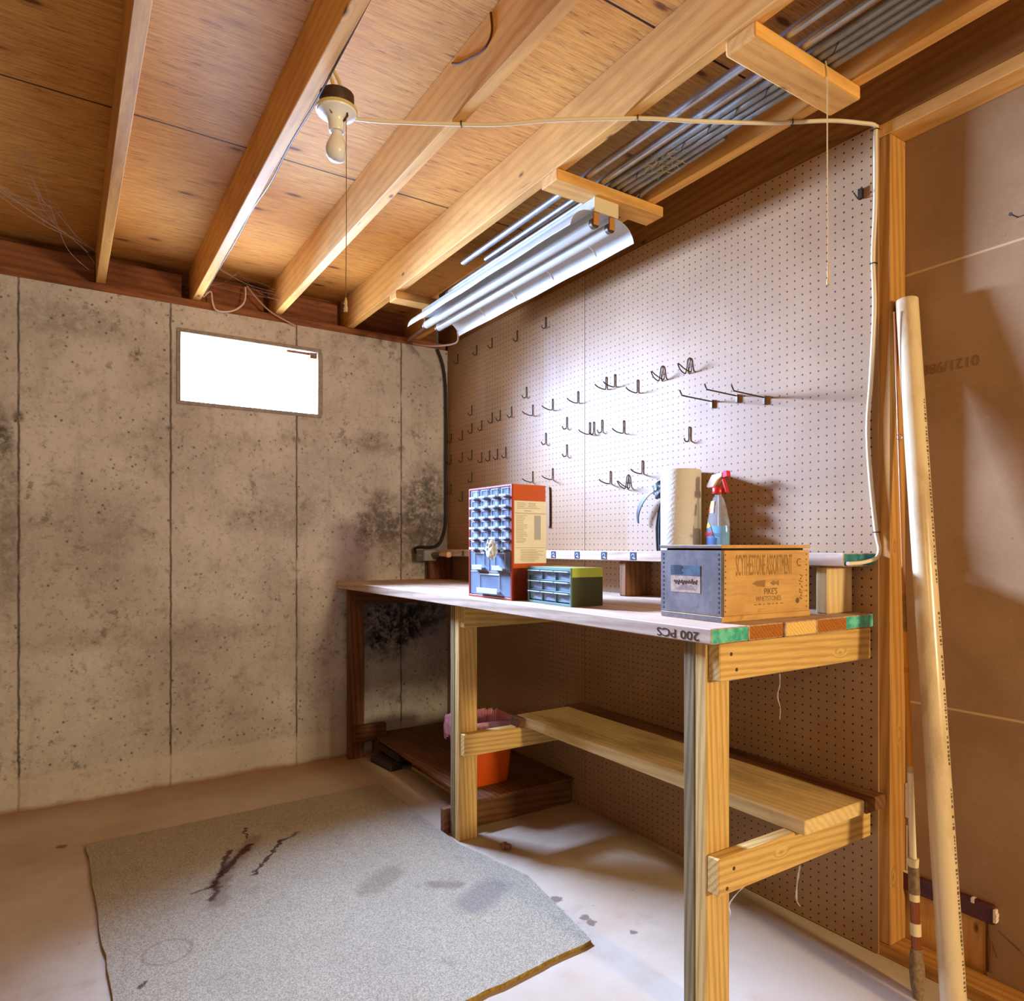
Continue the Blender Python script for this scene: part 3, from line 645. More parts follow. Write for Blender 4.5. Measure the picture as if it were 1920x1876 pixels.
M_STAMP = plain('black_stencil', rgb(58, 48, 46), .8, .1)
text('stencil', '200 PCS', .031, (TX[0] + .0006, 1.243, .979), (0, 1, 0), (0, 0, -1), M_STAMP, front, 1.35)
def leg(x0, yb, two=True, h=.962, lowcut=None):
    # yb: front (near) face; rear upright full height, front upright notched round the rails
    box(x0, x0 + .088, yb + .0385, yb + .076, 0.0, h).build('leg', W('weathered', 'Z'), wb, bevel=.003)  # rear upright: darker treated wood with left-side shade put into its colour
    box(x0 + .0, x0 + .086, yb, yb + .0375, 0.0, h).build('leg', W('treated', 'Z'), wb, bevel=.003)
leg(1.330, 1.169); leg(1.352, 2.474)
box(1.352, 1.442, 3.757, 3.794, 0, .962).build('leg', W('brown', 'Z'), wb, bevel=.003)
def rail(y, x0, x1, z0, z1, k='treated'): return box(x0, x1, y, y + .0375, z0, z1).build('rail', W(k, 'X'), wb, bevel=.003)
rail(1.131, 1.335, 1.99, .870, .961); rail(1.131, 1.331, 1.99, .350, .441)
rail(2.436, 1.356, 2.005, .870, .961); rail(2.436, 1.356, 2.005, .350, .441)
rail(3.718, 1.37, 2.005, .870, .961, 'brown'); rail(3.718, 1.37, 1.56, .10, .19, 'brown')
# cleat let into the stud
for (x, z) in ((1.375, .935), (1.395, .895), (1.385, .408), (1.36, .365)): MB().tube([(x, 1.1318, z), (x, 1.1302, z)], .005, 8).build('screw_head', M_STEEL, wb)

# lower shelf boards
b1 = box(1.628, 1.904, 1.10, 2.47, .4415, .481).build('shelf_board', W('shelf', 'Y'), bevel=.003); tag(b1, 'wide yellowish shelf board lying on the lower bench rails', 'shelf board')
b2 = box(1.907, 2.006, 1.095, 2.50, .4415, .481).build('shelf_board', W('brown', 'Y'), bevel=.003); tag(b2, 'narrow dark shelf board behind the wide one, against the pegboard', 'shelf board')
b3 = box(1.600, 1.6265, 2.40, 2.475, .4415, .481).build('wood_offcut', W('brown', 'X'), bevel=.004); tag(b3, 'small wood offcut at the far front corner of the lower shelf', 'offcut')

# riser shelf at the back
rs = thing('riser_shelf', (1.93, 2.45, 1.0), 'raised narrow shelf on blocks along the back of the workbench', 'shelf')
m = MB(); m.box(1.85, XP - .003, 1.13, 3.80, 1.141, 1.179)
o = m.build('shelf_board', [W('bench', 'Y'), M_TEAL2], rs, bevel=.0025)
for p in o.data.polygons:
    if p.normal.y < -.9: p.material_index = 1
for (x0, x1, y0, y1, k) in ((1.869, 1.995, 1.19, 1.229, 'pale'), (1.869, 2.004, 2.05, 2.09, 'brown'), (1.869, 2.004, 2.93, 2.97, 'brown'), (1.852, 2.004, 3.76, 3.797, 'rim')):
    box(x0, x1, y0, y1, 1.0005, 1.1405).build('support_block', W(k, 'Z'), rs, bevel=.004)
M_NAVY = plain('navy_sticker', rgb(30, 46, 74), .4, .4); M_STW = plain('sticker_white', rgb(206, 214, 226), .5)
for y in (2.505, 2.335, 2.160, 1.988):
    s_ = box(1.8488, 1.8502, y - .017, y + .017, 1.1455, 1.1755).build('sticker', M_NAVY, rs)
    mm = MB()
    for k in range(10):
        a0 = k / 10 * 1.75 * PI; a1 = (k + 1) / 10 * 1.75 * PI
        mm.tube([(1.8486, y + .007 * math.cos(a0), 1.161 + .008 * math.sin(a0)), (1.8486, y + .007 * math.cos(a1), 1.161 + .008 * math.sin(a1))], .0014, 5)
    mm.box(1.8482, 1.8489, y - .012, y - .003, 1.150, 1.153); mm.build('mark', M_STW, s_)

# grey junction box, cable clamp and black cable in the corner
M_GBOX = plain('grey_steel_box', rgb(140, 138, 142), .45, .4, .4, .15, 30)
jb = thing('junction_box', (1.80, 3.70, 1.10), 'small grey steel electrical box on the far left end of the riser shelf', 'electrical box')
box(1.772, 1.849, 3.66, 3.765, 1.112, 1.176).build('box', M_GBOX, jb, bevel=.003)
box(1.768, 1.772, 3.662, 3.763, 1.114, 1.174).build('cover', M_GBOX, jb, bevel=.001)
box(1.7665, 1.768, 3.70, 3.735, 1.142, 1.148).build('slot', plain('pale_mark', rgb(200, 200, 206), .4), jb)
MB().tube([(1.828, 3.659, 1.148), (1.83, 3.62, 1.148), (1.832, 3.585, 1.15)], [.016, .017, .012], 12).build('cable_clamp', M_STEEL, jb, smooth=True)
MB().lathe([(0, 0), (.008, .002), (.011, .02), (.012, .07), (.017, .10), (.016, .115), (0, .12)], (1.832, 3.584, 1.15), 14, (0, -1, 0)).build('handle', plain('tan_wood_handle', rgb(214, 172, 120), .5, .4), jb, smooth=True)
m = MB(); m.box(1.846, 1.8498, 3.33, 3.345, 1.148, 1.172); m.tube([(1.8485, 3.337, 1.145), (1.8485, 3.337, 1.172)], .006, 8)
tag(m.build('metal_clip', M_DKSTEEL), 'small dark metal clip on the riser shelf front near the grey box', 'clip')
M_BLACK = plain('black_rubber', rgb(26, 24, 30), .5, .4)
m = MB().tube(smoothpath([(1.93, 3.81, 2.405), (1.965, 3.81, 2.32), (1.985, 3.81, 2.2), (1.99, 3.812, 2.0), (1.99, 3.812, 1.7), (1.99, 3.812, 1.45), (1.985, 3.81, 1.32), (1.95, 3.81, 1.22), (1.90, 3.815, 1.192), (1.81, 3.81, 1.192), (1.775, 3.80, 1.18), (1.772, 3.775, 1.16)]), .009, 10)
tag(m.build('black_cable', M_BLACK, smooth=True), 'thick black cable running down the corner to the grey electrical box', 'cable')

# ------------------------------------------------------------------ parts cabinets
def clear_plastic(name, tint, alpha):
    g = G(name, .15, .5); g.color(tint); g.b.inputs['Alpha'].default_value = alpha; return g.m
M_CLEAR = clear_plastic('clear_drawer_plastic', rgb(168, 186, 210), .30); M_LIP = plain('frosted_handle_plastic', rgb(190, 200, 210), .25, .5)
M_SLIP = plain('paper_slip', rgb(204, 206, 206), .8); M_BITS = plain('mixed_hardware', rgb(70, 72, 78), .4, .5, .3, .5, 60); M_INNER = plain('painted_interior_shade', rgb(26, 30, 44), .8)  # near-black interior colour paints the shade behind the drawers
def cabinet(name, loc, label, ang, Wd, D, H, rows, mats, wall=.006):
    """local frame: front face at x=0 (towards -X), width along +Y, depth along +X"""
    t = thing(name, loc, label, 'cabinet'); t.rotation_euler.z = ang; ORG[t.name] = Vector((0, 0, 0))
    m = MB(); m.box(0, D, 0, wall, 0, H); m.box(0, D, Wd - wall, Wd, 0, H); m.box(0, D, wall, Wd - wall, 0, wall); m.box(0, D, wall, Wd - wall, H - wall, H)
    m.build('case', mats, t, bevel=.001) ; m = MB(); m.box(D - .003, D - .0005, wall, Wd - wall, wall, H - wall); m.build('back', M_INNER, t)
    return t
def drawer(t, y0, y1, z0, z1, D, handle_w, kind, rnd):
    m = MB(); th = .0018; x0 = -.001
    m.box(x0, x0 + th, y0, y1, z0, z1); m.box(x0 + th, D, y0, y0 + th, z0, z1 * .9 + z0 * .1); m.box(x0 + th, D, y1 - th, y1, z0, z1 * .9 + z0 * .1); m.box(x0 + th, D, y0 + th, y1 - th, z0, z0 + th)
    d = m.build('drawer', M_CLEAR, t)
    yc = (y0 + y1) / 2; hw = handle_w / 2; h = z1 - z0
    m = MB()
    m.hexa([(x0 - .001, yc - hw, z0 + h * .06), (x0, yc - hw, z0 + h * .06), (x0, yc + hw, z0 + h * .06), (x0 - .001, yc + hw, z0 + h * .06),
            (x0 - .013, yc - hw * .85, z0 + h * .40), (x0, yc - hw * .95, z0 + h * .42), (x0, yc + hw * .95, z0 + h * .42), (x0 - .013, yc + hw * .85, z0 + h * .40)]) if False else None
    m.box(x0 - .014, x0, yc - hw, yc + hw, z0 + h * .16, z0 + h * .22); m.box(x0 - .015, x0 - .012, yc - hw, yc + hw, z0 + h * .08, z0 + h * .30)
    m.box(x0 - .0025, x0, yc - hw, yc - hw + .003, z0 + h * .30, z1 - h * .06); m.box(x0 - .0025, x0, yc + hw - .003, yc + hw, z0 + h * .30, z1 - h * .06); m.box(x0 - .0025, x0, yc - hw, yc + hw, z1 - h * .12, z1 - h * .05)
    m.build('handle', M_LIP, d, bevel=.0008)
    if kind == 1: box(x0 + .003, x0 + .004, yc - hw * .85, yc + hw * .85, z0 + h * .3, z1 - h * .1).build('paper_slip', M_SLIP, d)
    if kind == 2 or rnd.random() < .5:
        mm = MB()
        for k in range(9):
            cy = rnd.uniform(y0 + .012, y1 - .012); cx = rnd.uniform(.012, .05); s_ = rnd.uniform(.004, .008)
            mm.tube([(cx, cy - s_, z0 + .003 + s_), (cx + rnd.uniform(-.01, .01), cy + s_, z0 + .003 + s_ + rnd.uniform(0, h * .12))], s_ * .7, 6)
        mm.build('contents', M_BITS, d)['kind'] = 'stuff'
    return d
# red cabinet
RW, RD, RH = .302, .152, .425
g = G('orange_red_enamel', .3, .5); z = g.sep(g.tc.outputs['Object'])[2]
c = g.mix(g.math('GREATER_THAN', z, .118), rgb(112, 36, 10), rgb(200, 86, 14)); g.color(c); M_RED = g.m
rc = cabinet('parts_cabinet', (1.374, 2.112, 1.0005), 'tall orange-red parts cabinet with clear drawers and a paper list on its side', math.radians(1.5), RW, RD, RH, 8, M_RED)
M_REDEDGE = plain('red_front_edge', rgb(152, 52, 36), .4, .4)
rnd = random.Random(9); wall = .007
rows = [(.012, .098, 1), (.102, .178, 2)]
zz = .182
for k in range(6): rows.append((zz, zz + .0365, 4)); zz += .0395
m = MB()
for (z0, z1, n) in rows:
    m.box(-.002, RD - .01, .006, RW - .006, z1 + .0008, z1 + .0024)
m.box(-.003, .004, 0, .007, 0, RH); m.box(-.003, .004, RW - .007, RW, 0, RH); m.box(-.003, .004, .007, RW - .007, 0, .009); m.box(-.003, .004, .007, RW - .007, RH - .006, RH)
plabel(m.build('front_frame', M_REDEDGE, rc, bevel=.0006), 'dull red frame and shelves')
for (z0, z1, n) in rows:
    for k in range(1, n):
        yy = .008 + k * (RW - .016) / n; box(.001, RD - .01, yy - .0014, yy + .0014, z0 - .001, z1 + .0006).build('divider', M_INNER, rc)  # dark strips paint the shaded gaps between drawer columns
slips = {(2, 3), (3, 1), (3, 2), (4, 1), (5, 0), (5, 2), (4, 0), (6, 3)}
for r_, (z0, z1, n) in enumerate(rows):
    w_ = (RW - .016) / n
    for k in range(n):
        y0 = .008 + k * w_ + .0015
        drawer(rc, y0 + .002, y0 + w_ - .005, z0, z1, RD - .02, w_ * (.62 if n == 4 else .5), 1 if rnd.random() < .38 else (2 if n < 4 else 0), rnd)
# paper list on the near side (faces the camera)
M_PAPER = plain('aged_paper', rgb(238, 230, 206), .8, .1, 0, .06, 20); M_PRINT = plain('grey_print', rgb(150, 132, 108), .8); M_PRINTB = plain('bluish_print', rgb(176, 176, 170), .8)
m = box(.008, RD + .002, -.0012, -.0002, .135, .365); pl = m.build('paper_list', M_PAPER, rc)
m = MB(); rr2 = random.Random(4)
def ln(x0, x1, z, h=.0012): m.box(x0, x1, -.0016, -.0011, z, z + h)
ln(.012, RD - .002, .320); ln(.012, RD - .002, .3165); ln(.012, RD - .002, .192)
for k in range(4): ln(.02, .05 + rr2.random() * .03, .355 - k * .006, .0016); ln(.07, .10 + rr2.random() * .03, .355 - k * .006, .0016)
ln(.05, .085, .327, .002)
for k in range(22): ln(.015, .045 + rr2.random() * .025, .310 - k * .0047)
for k in range(9): ln(.03 + rr2.random() * .01, .10 + rr2.random() * .045, .184 - k * .0050)
m.build('print', M_PRINT, pl)
m = MB(); m.box(.098, .128, -.0016, -.0011, .222, .312); m.build('print', M_PRINTB, pl)
# crumpled bag caught in the cabinet front
m = MB(); rr3 = random.Random(8)
bmesh.ops.create_icosphere(m.bm, subdivisions=3, radius=.031)
for v in m.bm.verts:
    n_ = v.co.normalized(); v.co *= 1 + .35 * math.sin(n_.x * 9 + 2) * math.sin(n_.y * 11 + 1) * math.cos(n_.z * 8) + rr3.uniform(-.1, .1); v.co.x *= .55; v.co.z *= 1.15
bmesh.ops.translate(m.bm, verts=m.bm.verts[:], vec=(1.343, 2.208, 1.185))
tag(m.build('crumpled_bag', plain('crumpled_white_plastic', rgb(214, 216, 216), .35, .5)), 'crumpled white plastic bag stuffed at the front of the orange-red cabinet', 'plastic bag')
# dark rod leaning beside the cabinet
m = MB().tube(smoothpath([(XP - .006, 2.752, 1.482), (XP - .0065, 2.746, 1.476), (XP - .0065, 2.744, 1.39), (XP - .0065, 2.744, 1.30), (XP - .0065, 2.752, 1.294)], 5), .0045, 8)
tag(m.build('bent_rod', M_DKSTEEL, smooth=True), 'dark bent steel rod on the pegboard right behind the orange-red cabinet', 'rod')
# green cabinet
GW, GD, GH = .268, .128, .127
g = G('green_enamel', .4, .4); z = g.sep(g.tc.outputs['Object'])[2]
g.color(g.mix(g.math('GREATER_THAN', z, GH - .031), rgb(58, 62, 30), rgb(172, 190, 66))); M_GREEN = g.m
gc = cabinet('parts_cabinet', (1.392, 1.787, 1.0005), 'low green parts cabinet with nine clear drawers beside the tall red one', math.radians(-3), GW, GD, GH, 3, M_GREEN)
M_GEDGE = plain('dull_green_front', rgb(96, 124, 112), .5, .3)
m = MB(); m.box(-.003, .004, 0, .006, 0, GH); m.box(-.003, .004, GW - .006, GW, 0, GH); m.box(-.003, .004, .006, GW - .006, 0, .008); m.box(-.003, .004, .006, GW - .006, GH - .010, GH)
for k in (1, 2): m.box(-.001, .1, .006, GW - .006, .008 + k * .0365, .011 + k * .0365); m.box(-.001, .1, .006 + k * .0855 - .0012, .006 + k * .0855 + .0012, .008, GH - .010)
plabel(m.build('front_frame', M_GEDGE, gc, bevel=.0006), 'dull grey-green front frame')
for r_ in range(3):
    for k in range(3):
        y0 = .008 + k * .0855 + .001; z0 = .0115 + r_ * .0365; y1 = y0 + .081; z1 = z0 + .031
        m = MB(); th = .0016; m.box(.004, .004 + th, y0, y1, z0, z1); m.box(.004, .10, y0, y0 + th, z0, z1 - .003); m.box(.004, .10, y1 - th, y1, z0, z1 - .003); m.box(.004, .10, y0, y1, z0, z0 + th)
        d = m.build('drawer', M_CLEAR, gc)
        MB().box(-.010, .005, y0 + .001, y1 - .001, z1 - .004, z1 - .0005).build('handle', M_LIP, d, bevel=.001)
        m = MB(); m.hexa([(.0065, y0 + .006, z0 + .003), (.007, y0 + .006, z0 + .003), (.009, y1 - .01, z0 + .003), (.0085, y1 - .01, z0 + .003), (.03, y0 + .010, z1 - .008), (.031, y0 + .010, z1 - .008), (.009, y1 - .02, z0 + .012), (.0085, y1 - .02, z0 + .012)])
        m.build('paper_slip', M_SLIP if (r_ == 0 or k == 2) else M_LIP, d)

# ------------------------------------------------------------------ wooden crate with whetstone lettering
g = G('old_box_wood', .6, .3); P = g.tc.outputs['Object']
q = g.vmath('MULTIPLY', P, (.06, 1, 1)); f = g.noise(q, 120, 4, .65); b_ = g.noise(P, 9, 5, .6)
c = g.mix(g.ramp(b_, .35, .65), rgb(196, 150, 88), rgb(210, 168, 104)); c = g.mix(g.math('MULTIPLY', g.ramp(f, .45, .7), .35), c, rgb(158, 108, 54))
g.color(g.mix(g.math('MULTIPLY', g.ramp(g.noise(P, 22, 5, .7), .58, .72), .4), c, rgb(140, 92, 50))); g.bump(f, .2, .001); M_BOX = g.m
g = G('grey_weathered_end', .75, .25); P = g.tc.outputs['Object']; b_ = g.noise(P, 12, 6, .7)
c = g.mix(g.ramp(b_, .35, .68), rgb(92, 81, 78), rgb(118, 106, 102)); g.color(g.mix(g.math('MULTIPLY', g.ramp(g.noise(P, 40, 4), .6, .72), .4), c, rgb(70, 64, 66))); M_BOXG = g.m
cr = thing('wooden_crate', (1.432, 1.208, 1.0005), 'old lidded wooden crate with faded lettering at the near end of the bench', 'crate')
ORG[cr.name] = Vector((0, 0, 0)); cr.rotation_euler.z = math.radians(-1.5)
CW, CD, CH = .360, .222, .202
m = MB(); m.box(.0098, CW, 0, .010, .016, CH - .0145); m.box(.0098, CW, CD - .010, CD, .016, CH - .0145); m.box(.010, CW - .010, .010, CD - .010, .002, .016); m.build('body', M_BOX, cr, bevel=.001)
m = MB(); m.box(-.001, .0098, .0001, CD - .0001, .016, CH - .0145); plabel(m.build('end_panel', M_BOXG, cr, bevel=.0006), 'grey weathered end panel')
m = MB(); m.box(CW - .0098, CW + .001, .0105, CD - .0105, .016, CH - .0145); plabel(m.build('end_panel', M_BOXG, cr, bevel=.0006), 'grey weathered end panel')
MB().box(.012, CW - .012, .012, CD - .012, .017, CH - .0092).build('gap_shade_block', plain('crate_gap_shade', rgb(48, 34, 24), .9), cr)  # added dark block, its colour gives the shade in the lid gap
lid = MB(); lid.box(-.004, CW + .001, -.004, CD + .003, CH - .009, CH); lid = lid.build('lid', [M_BOX, M_BOXG], cr, bevel=.0015)
for p in lid.data.polygons:
    if p.normal.x < -.9: p.material_index = 1
bs = MB(); bs.box(-.0012, CW + .002, -.003, CD + .0002, 0, .0158); bs = bs.build('base', [M_BOX, M_BOXG], cr, bevel=.002)
for p in bs.data.polygons:
    if p.normal.x < -.9: p.material_index = 1
M_FADE = plain('faded_stencil_ink', rgb(150, 116, 70), .8, .1); M_FADE2 = plain('faded_stencil_ink_dark', rgb(118, 92, 60), .8, .1)
text('lettering', 'SCYTHESTONE ASSORTMENT', .080, (.168, -.0004, .145), (1, 0, 0), (0, 0, 1), M_FADE, cr, .217)
text('lettering', 'C', .032, (.313, -.0004, .152), (1, 0, 0), (0, 0, 1), M_FADE2, cr, .9)
text('lettering', "PIKE'S", .024, (.192, -.0004, .075), (1, 0, 0), (0, 0, 1), M_FADE2, cr, .9)
text('lettering', 'WHETSTONES', .019, (.184, -.0004, .056), (1, 0, 0), (0, 0, 1), M_FADE, cr, .85)
m = MB()
for k in range(7): m.box(.125 + k * .018, .136 + k * .018 - (k % 3) * .002, -.0008, .0002, .040, .0425 + (k % 2) * .001)
for k in range(9): m.tube([(.318 + .006 * math.sin(k * 2), -.0007, .118 - k * .008), (.324 + .005 * math.cos(k * 3), -.0007, .114 - k * .008)], .0016, 5)
m.build('lettering', M_FADE, cr)
m = MB(); v = m.pts([(.118, -.0008, .098), (.135, -.0008, .105), (.170, -.0008, .107), (.168, -.0008, .088), (.138, -.0008, .091)]); m.face(v)
v = m.pts([(.190, -.0008, .098), (.205, -.0008, .105), (.214, -.0008, .099), (.226, -.0008, .106), (.226, -.0008, .090), (.214, -.0008, .096), (.205, -.0008, .091)]); m.face(v)
r_ = bmesh.ops.extrude_face_region(m.bm, geom=m.bm.faces[:]); bmesh.ops.translate(m.bm, verts=[e for e in r_['geom'] if isinstance(e, bmesh.types.BMVert)], vec=(0, .001, 0))
m.build('fish_emblem', M_FADE, cr)
m = MB()
for xx_ in (.012, .345):
    for k in range(11): m.box(xx_, xx_ + .003, -.0008, .0002, .026 + k * .0148, .030 + k * .0148)
for yy_ in (.008, CD - .012):
    for k in range(13): m.box(-.0018, -.0008, yy_, yy_ + .005, .024 + k * .0125, .030 + k * .0125)
m.build('joint_pins', plain('joint_brown', rgb(82, 74, 72), .8), cr)  # grey-brown marks along the corner joints
m = MB(); m.tube([(.307, -.0008, .046), (.307, .0002, .046)], .008, 12); m.build('knot', M_FADE2, cr)
M_LBL = plain('old_label_paper', rgb(180, 150, 128), .8, .1, 0, .3, 60)
lb_ = box(-.0018, -.0009, .072, .182, .072, .128).build('label', M_LBL, cr)
plabel(lb_, 'torn tan and blue-grey paper label')
m = MB(); m.box(-.0022, -.0015, .072, .182, .118, .146); m.build('label_band', plain('blue_grey_band', rgb(70, 84, 96), .7, .2, 0, .4, 40), lb_)
m = MB()
for k in range(9): m.box(-.0028, -.002, .140 + .004 * math.sin(k * 5), .172 + .006 * math.cos(k * 3), .122 + k * .0028, .124 + k * .0028)
m.build('label_picture', plain('label_black', rgb(24, 28, 32), .7), lb_)
m = MB(); m.tube(smoothpath([(-.0022, .170 - k * .0034, .101 + .0055 * math.sin(k * 2.3) * (1 if k % 5 else 1.6)) for k in range(26)], 3), .0009, 5)
m.build('label_script', plain('label_ink', rgb(84, 70, 74), .8), lb_)
m = MB()
for k in range(4): m.box(-.0022, -.0016, .09 + k * .004, .162 - k * .005, .080 + k * .0035, .0815 + k * .0035)
m.build('label_lines', plain('label_ink_pale', rgb(120, 100, 96), .8), lb_)

# ------------------------------------------------------------------ paper towel roll, bottle, grey cloth
g = G('quilted_paper', .9, .1); P = g.tc.outputs['Object']
w1 = g.wave(P, 34, 5, 2, 2.5); w2 = g.noise(P, 120, 2)
g.color(rgb(212, 207, 200)); g.bump(g.math('ADD', w1, g.math('MULTIPLY', w2, .3)), .3, .002); M_TOWEL = g.m
t = thing('paper_towel_roll', (1.930, 1.818, 1.1795), 'white paper towel roll standing on the riser shelf behind the crate', 'paper towels')
MB().lathe([(.020, .003), (.071, .0), (.0735, .004), (.0735, .297), (.071, .301), (.020, .300), (.020, .003)], (1.930, 1.818, 1.1795), 40).build('paper', M_TOWEL, t, smooth=True)
MB().lathe([(.0175, .002), (.0198, .002), (.0198, .303), (.0175, .303), (.0175, .002)], (1.930, 1.818, 1.1795), 24).build('core', plain('cardboard_core', rgb(150, 112, 74), .8), t, smooth=True)

def clear(name, tint, rough=.05, ior=1.45, tr=1.0):
    g = G(name, rough, .5); g.color(tint); g.b.inputs['Transmission Weight'].default_value = tr; g.b.inputs['IOR'].default_value = ior; return g.m
BX_, BY_, BZ_ = 1.935, 1.648, 1.1795
t = thing('spray_bottle', (BX_, BY_, BZ_), 'clear trigger spray bottle of blue cleaner standing right of the paper towels', 'spray bottle')
prof = [(.0, .0), (.044, .0), (.047, .004), (.047, .07), (.0455, .10), (.040, .125), (.033, .155), (.026, .178), (.019, .192), (.0135, .196), (.0135, .205), (0, .205)]
g = G('thin_clear_bottle', .08, .5); g.color(rgb(226, 234, 240)); g.b.inputs['Alpha'].default_value = .22
MB().lathe(prof, (BX_, BY_, BZ_), 32, (0, 0, 1), .55, 1.0).build('bottle', g.m, t, smooth=True)
g = G('blue_cleaner', .08, .5); g.color(rgb(20, 150, 206)); g.b.inputs['Transmission Weight'].default_value = .1
MB().lathe([(0, .002), (.042, .002), (.0455, .006), (.0455, .070), (.0442, .090), (0, .090)], (BX_, BY_, BZ_), 32, (0, 0, 1), .54, .98).build('liquid', g.m, t, smooth=True)
M_REDP = plain('red_plastic', rgb(200, 28, 38), .3, .5); M_TRIG = plain('pale_trigger_head', rgb(216, 190, 156), .4, .4)
MB().lathe([(0, .203), (.0195, .203), (.0205, .206), (.0205, .223), (.018, .226), (0, .226)], (BX_, BY_, BZ_), 20).build('collar', M_REDP, t, smooth=True)
hz = BZ_
def prism(pts2, y_half, xc, mat, name, par, bev=.002):
    # outline in (Y, Z); thickness along X
    m = MB(); a = m.pts([(xc - y_half, p[0], p[1]) for p in pts2]); b = m.pts([(xc + y_half, p[0], p[1]) for p in pts2])
    m.face(a); m.face(b[::-1])
    for i in range(len(a)): m.face([a[i], a[(i + 1) % len(a)], b[(i + 1) % len(a)], b[i]])
    return m.build(name, mat, par, bevel=bev)
Y0 = BY_
prism([(Y0 + .044, hz + .232), (Y0 + .040, hz + .226), (Y0 + .012, hz + .2265), (Y0 - .006, hz + .250), (Y0 - .026, hz + .262), (Y0 - .026, hz + .276), (Y0 + .02, hz + .270)], .0125, BX_, M_TRIG, 'spray_head', t)
prism([(Y0 - .0265, hz + .256), (Y0 - .0265, hz + .280), (Y0 - .046, hz + .281), (Y0 - .048, hz + .260)], .010, BX_, plain('pink_red_nozzle', rgb(214, 40, 80), .3, .5), 'nozzle', t)
prism([(Y0 - .016, hz + .260), (Y0 - .027, hz + .257), (Y0 - .042, hz + .212), (Y0 - .046, hz + .203), (Y0 - .038, hz + .206), (Y0 - .026, hz + .232)], .007, BX_, M_REDP, 'trigger', t)
MB().tube([(BX_, BY_, BZ_ + .02), (BX_, BY_, BZ_ + .20)], .0022, 6).build('dip_tube', plain('clear_dip_tube', rgb(220, 226, 230), .3), t)
# label wrapped on the far (+Y) half of the camera side
def wraplabel(z0, z1, a0, a1, rr_, mat, name, par, shape=None):
    m = MB(); n = 14; lo = []; hi = []
    for k in range(n + 1):
        a = a0 + (a1 - a0) * k / n; zt = z1 if shape is None else z0 + (z1 - z0) * shape(k / n)
        lo.append((BX_ + rr_ * .56 * math.cos(a), BY_ + rr_ * math.sin(a), z0)); hi.append((BX_ + rr_ * .56 * math.cos(a) * .99, BY_ + rr_ * math.sin(a) * (1 - .0 * (zt - z0)), zt))
    A = m.pts(lo); B = m.pts(hi)
    for k in range(n): m.face([A[k], A[k + 1], B[k + 1], B[k]])
    r_ = bmesh.ops.extrude_face_region(m.bm, geom=m.bm.faces[:]); c0 = Vector((BX_, BY_, 0))
    for e in r_['geom']:
        if isinstance(e, bmesh.types.BMVert): d = Vector((e.co.x - BX_, e.co.y - BY_, 0)); e.co -= d.normalized() * .0006
    return m.build(name, mat, par, smooth=True)
g = G('navy_label', .4, .4); z = g.sep(g.tc.outputs['Object'])[2]; nn = g.noise(g.tc.outputs['Object'], 60, 3)
zz_ = g.math('ADD', z, g.math('MULTIPLY', nn, .02))
c = g.mix(g.ramp(zz_, .055, .06), rgb(20, 56, 100), rgb(60, 78, 98)); c = g.mix(g.ramp(zz_, .093, .096), c, rgb(190, 170, 30)); g.color(c)
lab = wraplabel(BZ_ + .004, BZ_ + .104, PI * .62, PI * 1.08, .0482, g.m, 'label', t, lambda u: max(.45, 1 - 2.1 * abs(u - .45) ** 1.6))
text('lettering', 'Windex', .026, (BX_ - .0265, BY_ + .020, BZ_ + .064), (-.42, -1, .22), (0, .2, 1), M_REDP, lab, .72)
def nlab(z0, z1, mat, name):
    m = MB(); A = []; B = []
    for k in range(9):
        a = PI * .6 + PI * .38 * k / 8
        for (z, L) in ((z0, A), (z1, B)):
            rr_ = .0375 - (z - .142) * .24
            L.append((BX_ + rr_ * .57 * math.cos(a), BY_ + rr_ * math.sin(a), BZ_ + z))
    A = m.pts(A); B = m.pts(B)
    for k in range(8): m.face([A[k], A[k + 1], B[k + 1], B[k]])
    r_ = bmesh.ops.extrude_face_region(m.bm, geom=m.bm.faces[:])
    for e in r_['geom']:
        if isinstance(e, bmesh.types.BMVert): d = Vector((e.co.x - BX_, e.co.y - BY_, 0)); e.co += d.normalized() * .0006
    m.build(name, mat, t)
nlab(.136, .144, M_REDP, 'neck_label'); nlab(.144, .152, plain('orange_band', rgb(220, 110, 40), .5), 'neck_label'); nlab(.152, .178, plain('yellow_band', rgb(200, 160, 40), .5), 'neck_label')

M_GREY = plain('grey_nylon', rgb(84, 84, 90), .5, .4, 0, .35, 24); M_GREYD = plain('dark_grey_nylon', rgb(58, 58, 64), .5, .4, 0, .3, 24)
t = thing('knotted_cloth', (XP - .03, 1.94, 1.18), 'grey knotted cloth hanging on the pegboard behind the paper towel roll', 'cloth')
m = MB(); pth = smoothpath([(XP - .04, 2.0, 1.418), (XP - .04, 2.035, 1.405), (XP - .038, 2.070, 1.378), (XP - .036, 2.092, 1.345), (XP - .033, 2.100, 1.318), (XP - .030, 2.100, 1.292)], 5)
wd = [.010 + .012 * math.sin(min(1, i / (len(pth) - 1) * 1.15) * PI) for i in range(len(pth))]; wd[-1] = .002
m.ribbon(pth, [Vector((.15, .9, .35)).normalized() * w_ for w_ in wd], .004); m.build('tail', M_GREYD, t, smooth=True)
m = MB(); bmesh.ops.create_icosphere(m.bm, subdivisions=3, radius=.034)
for v in m.bm.verts:
    n_ = v.co.normalized(); v.co *= 1 + .18 * math.sin(n_.z * 9 + n_.y * 5); v.co.x *= .6; v.co.y *= .9
bmesh.ops.translate(m.bm, verts=m.bm.verts[:], vec=(XP - .036, 1.972, 1.418)); m.build('knot', M_GREY, t, smooth=True)
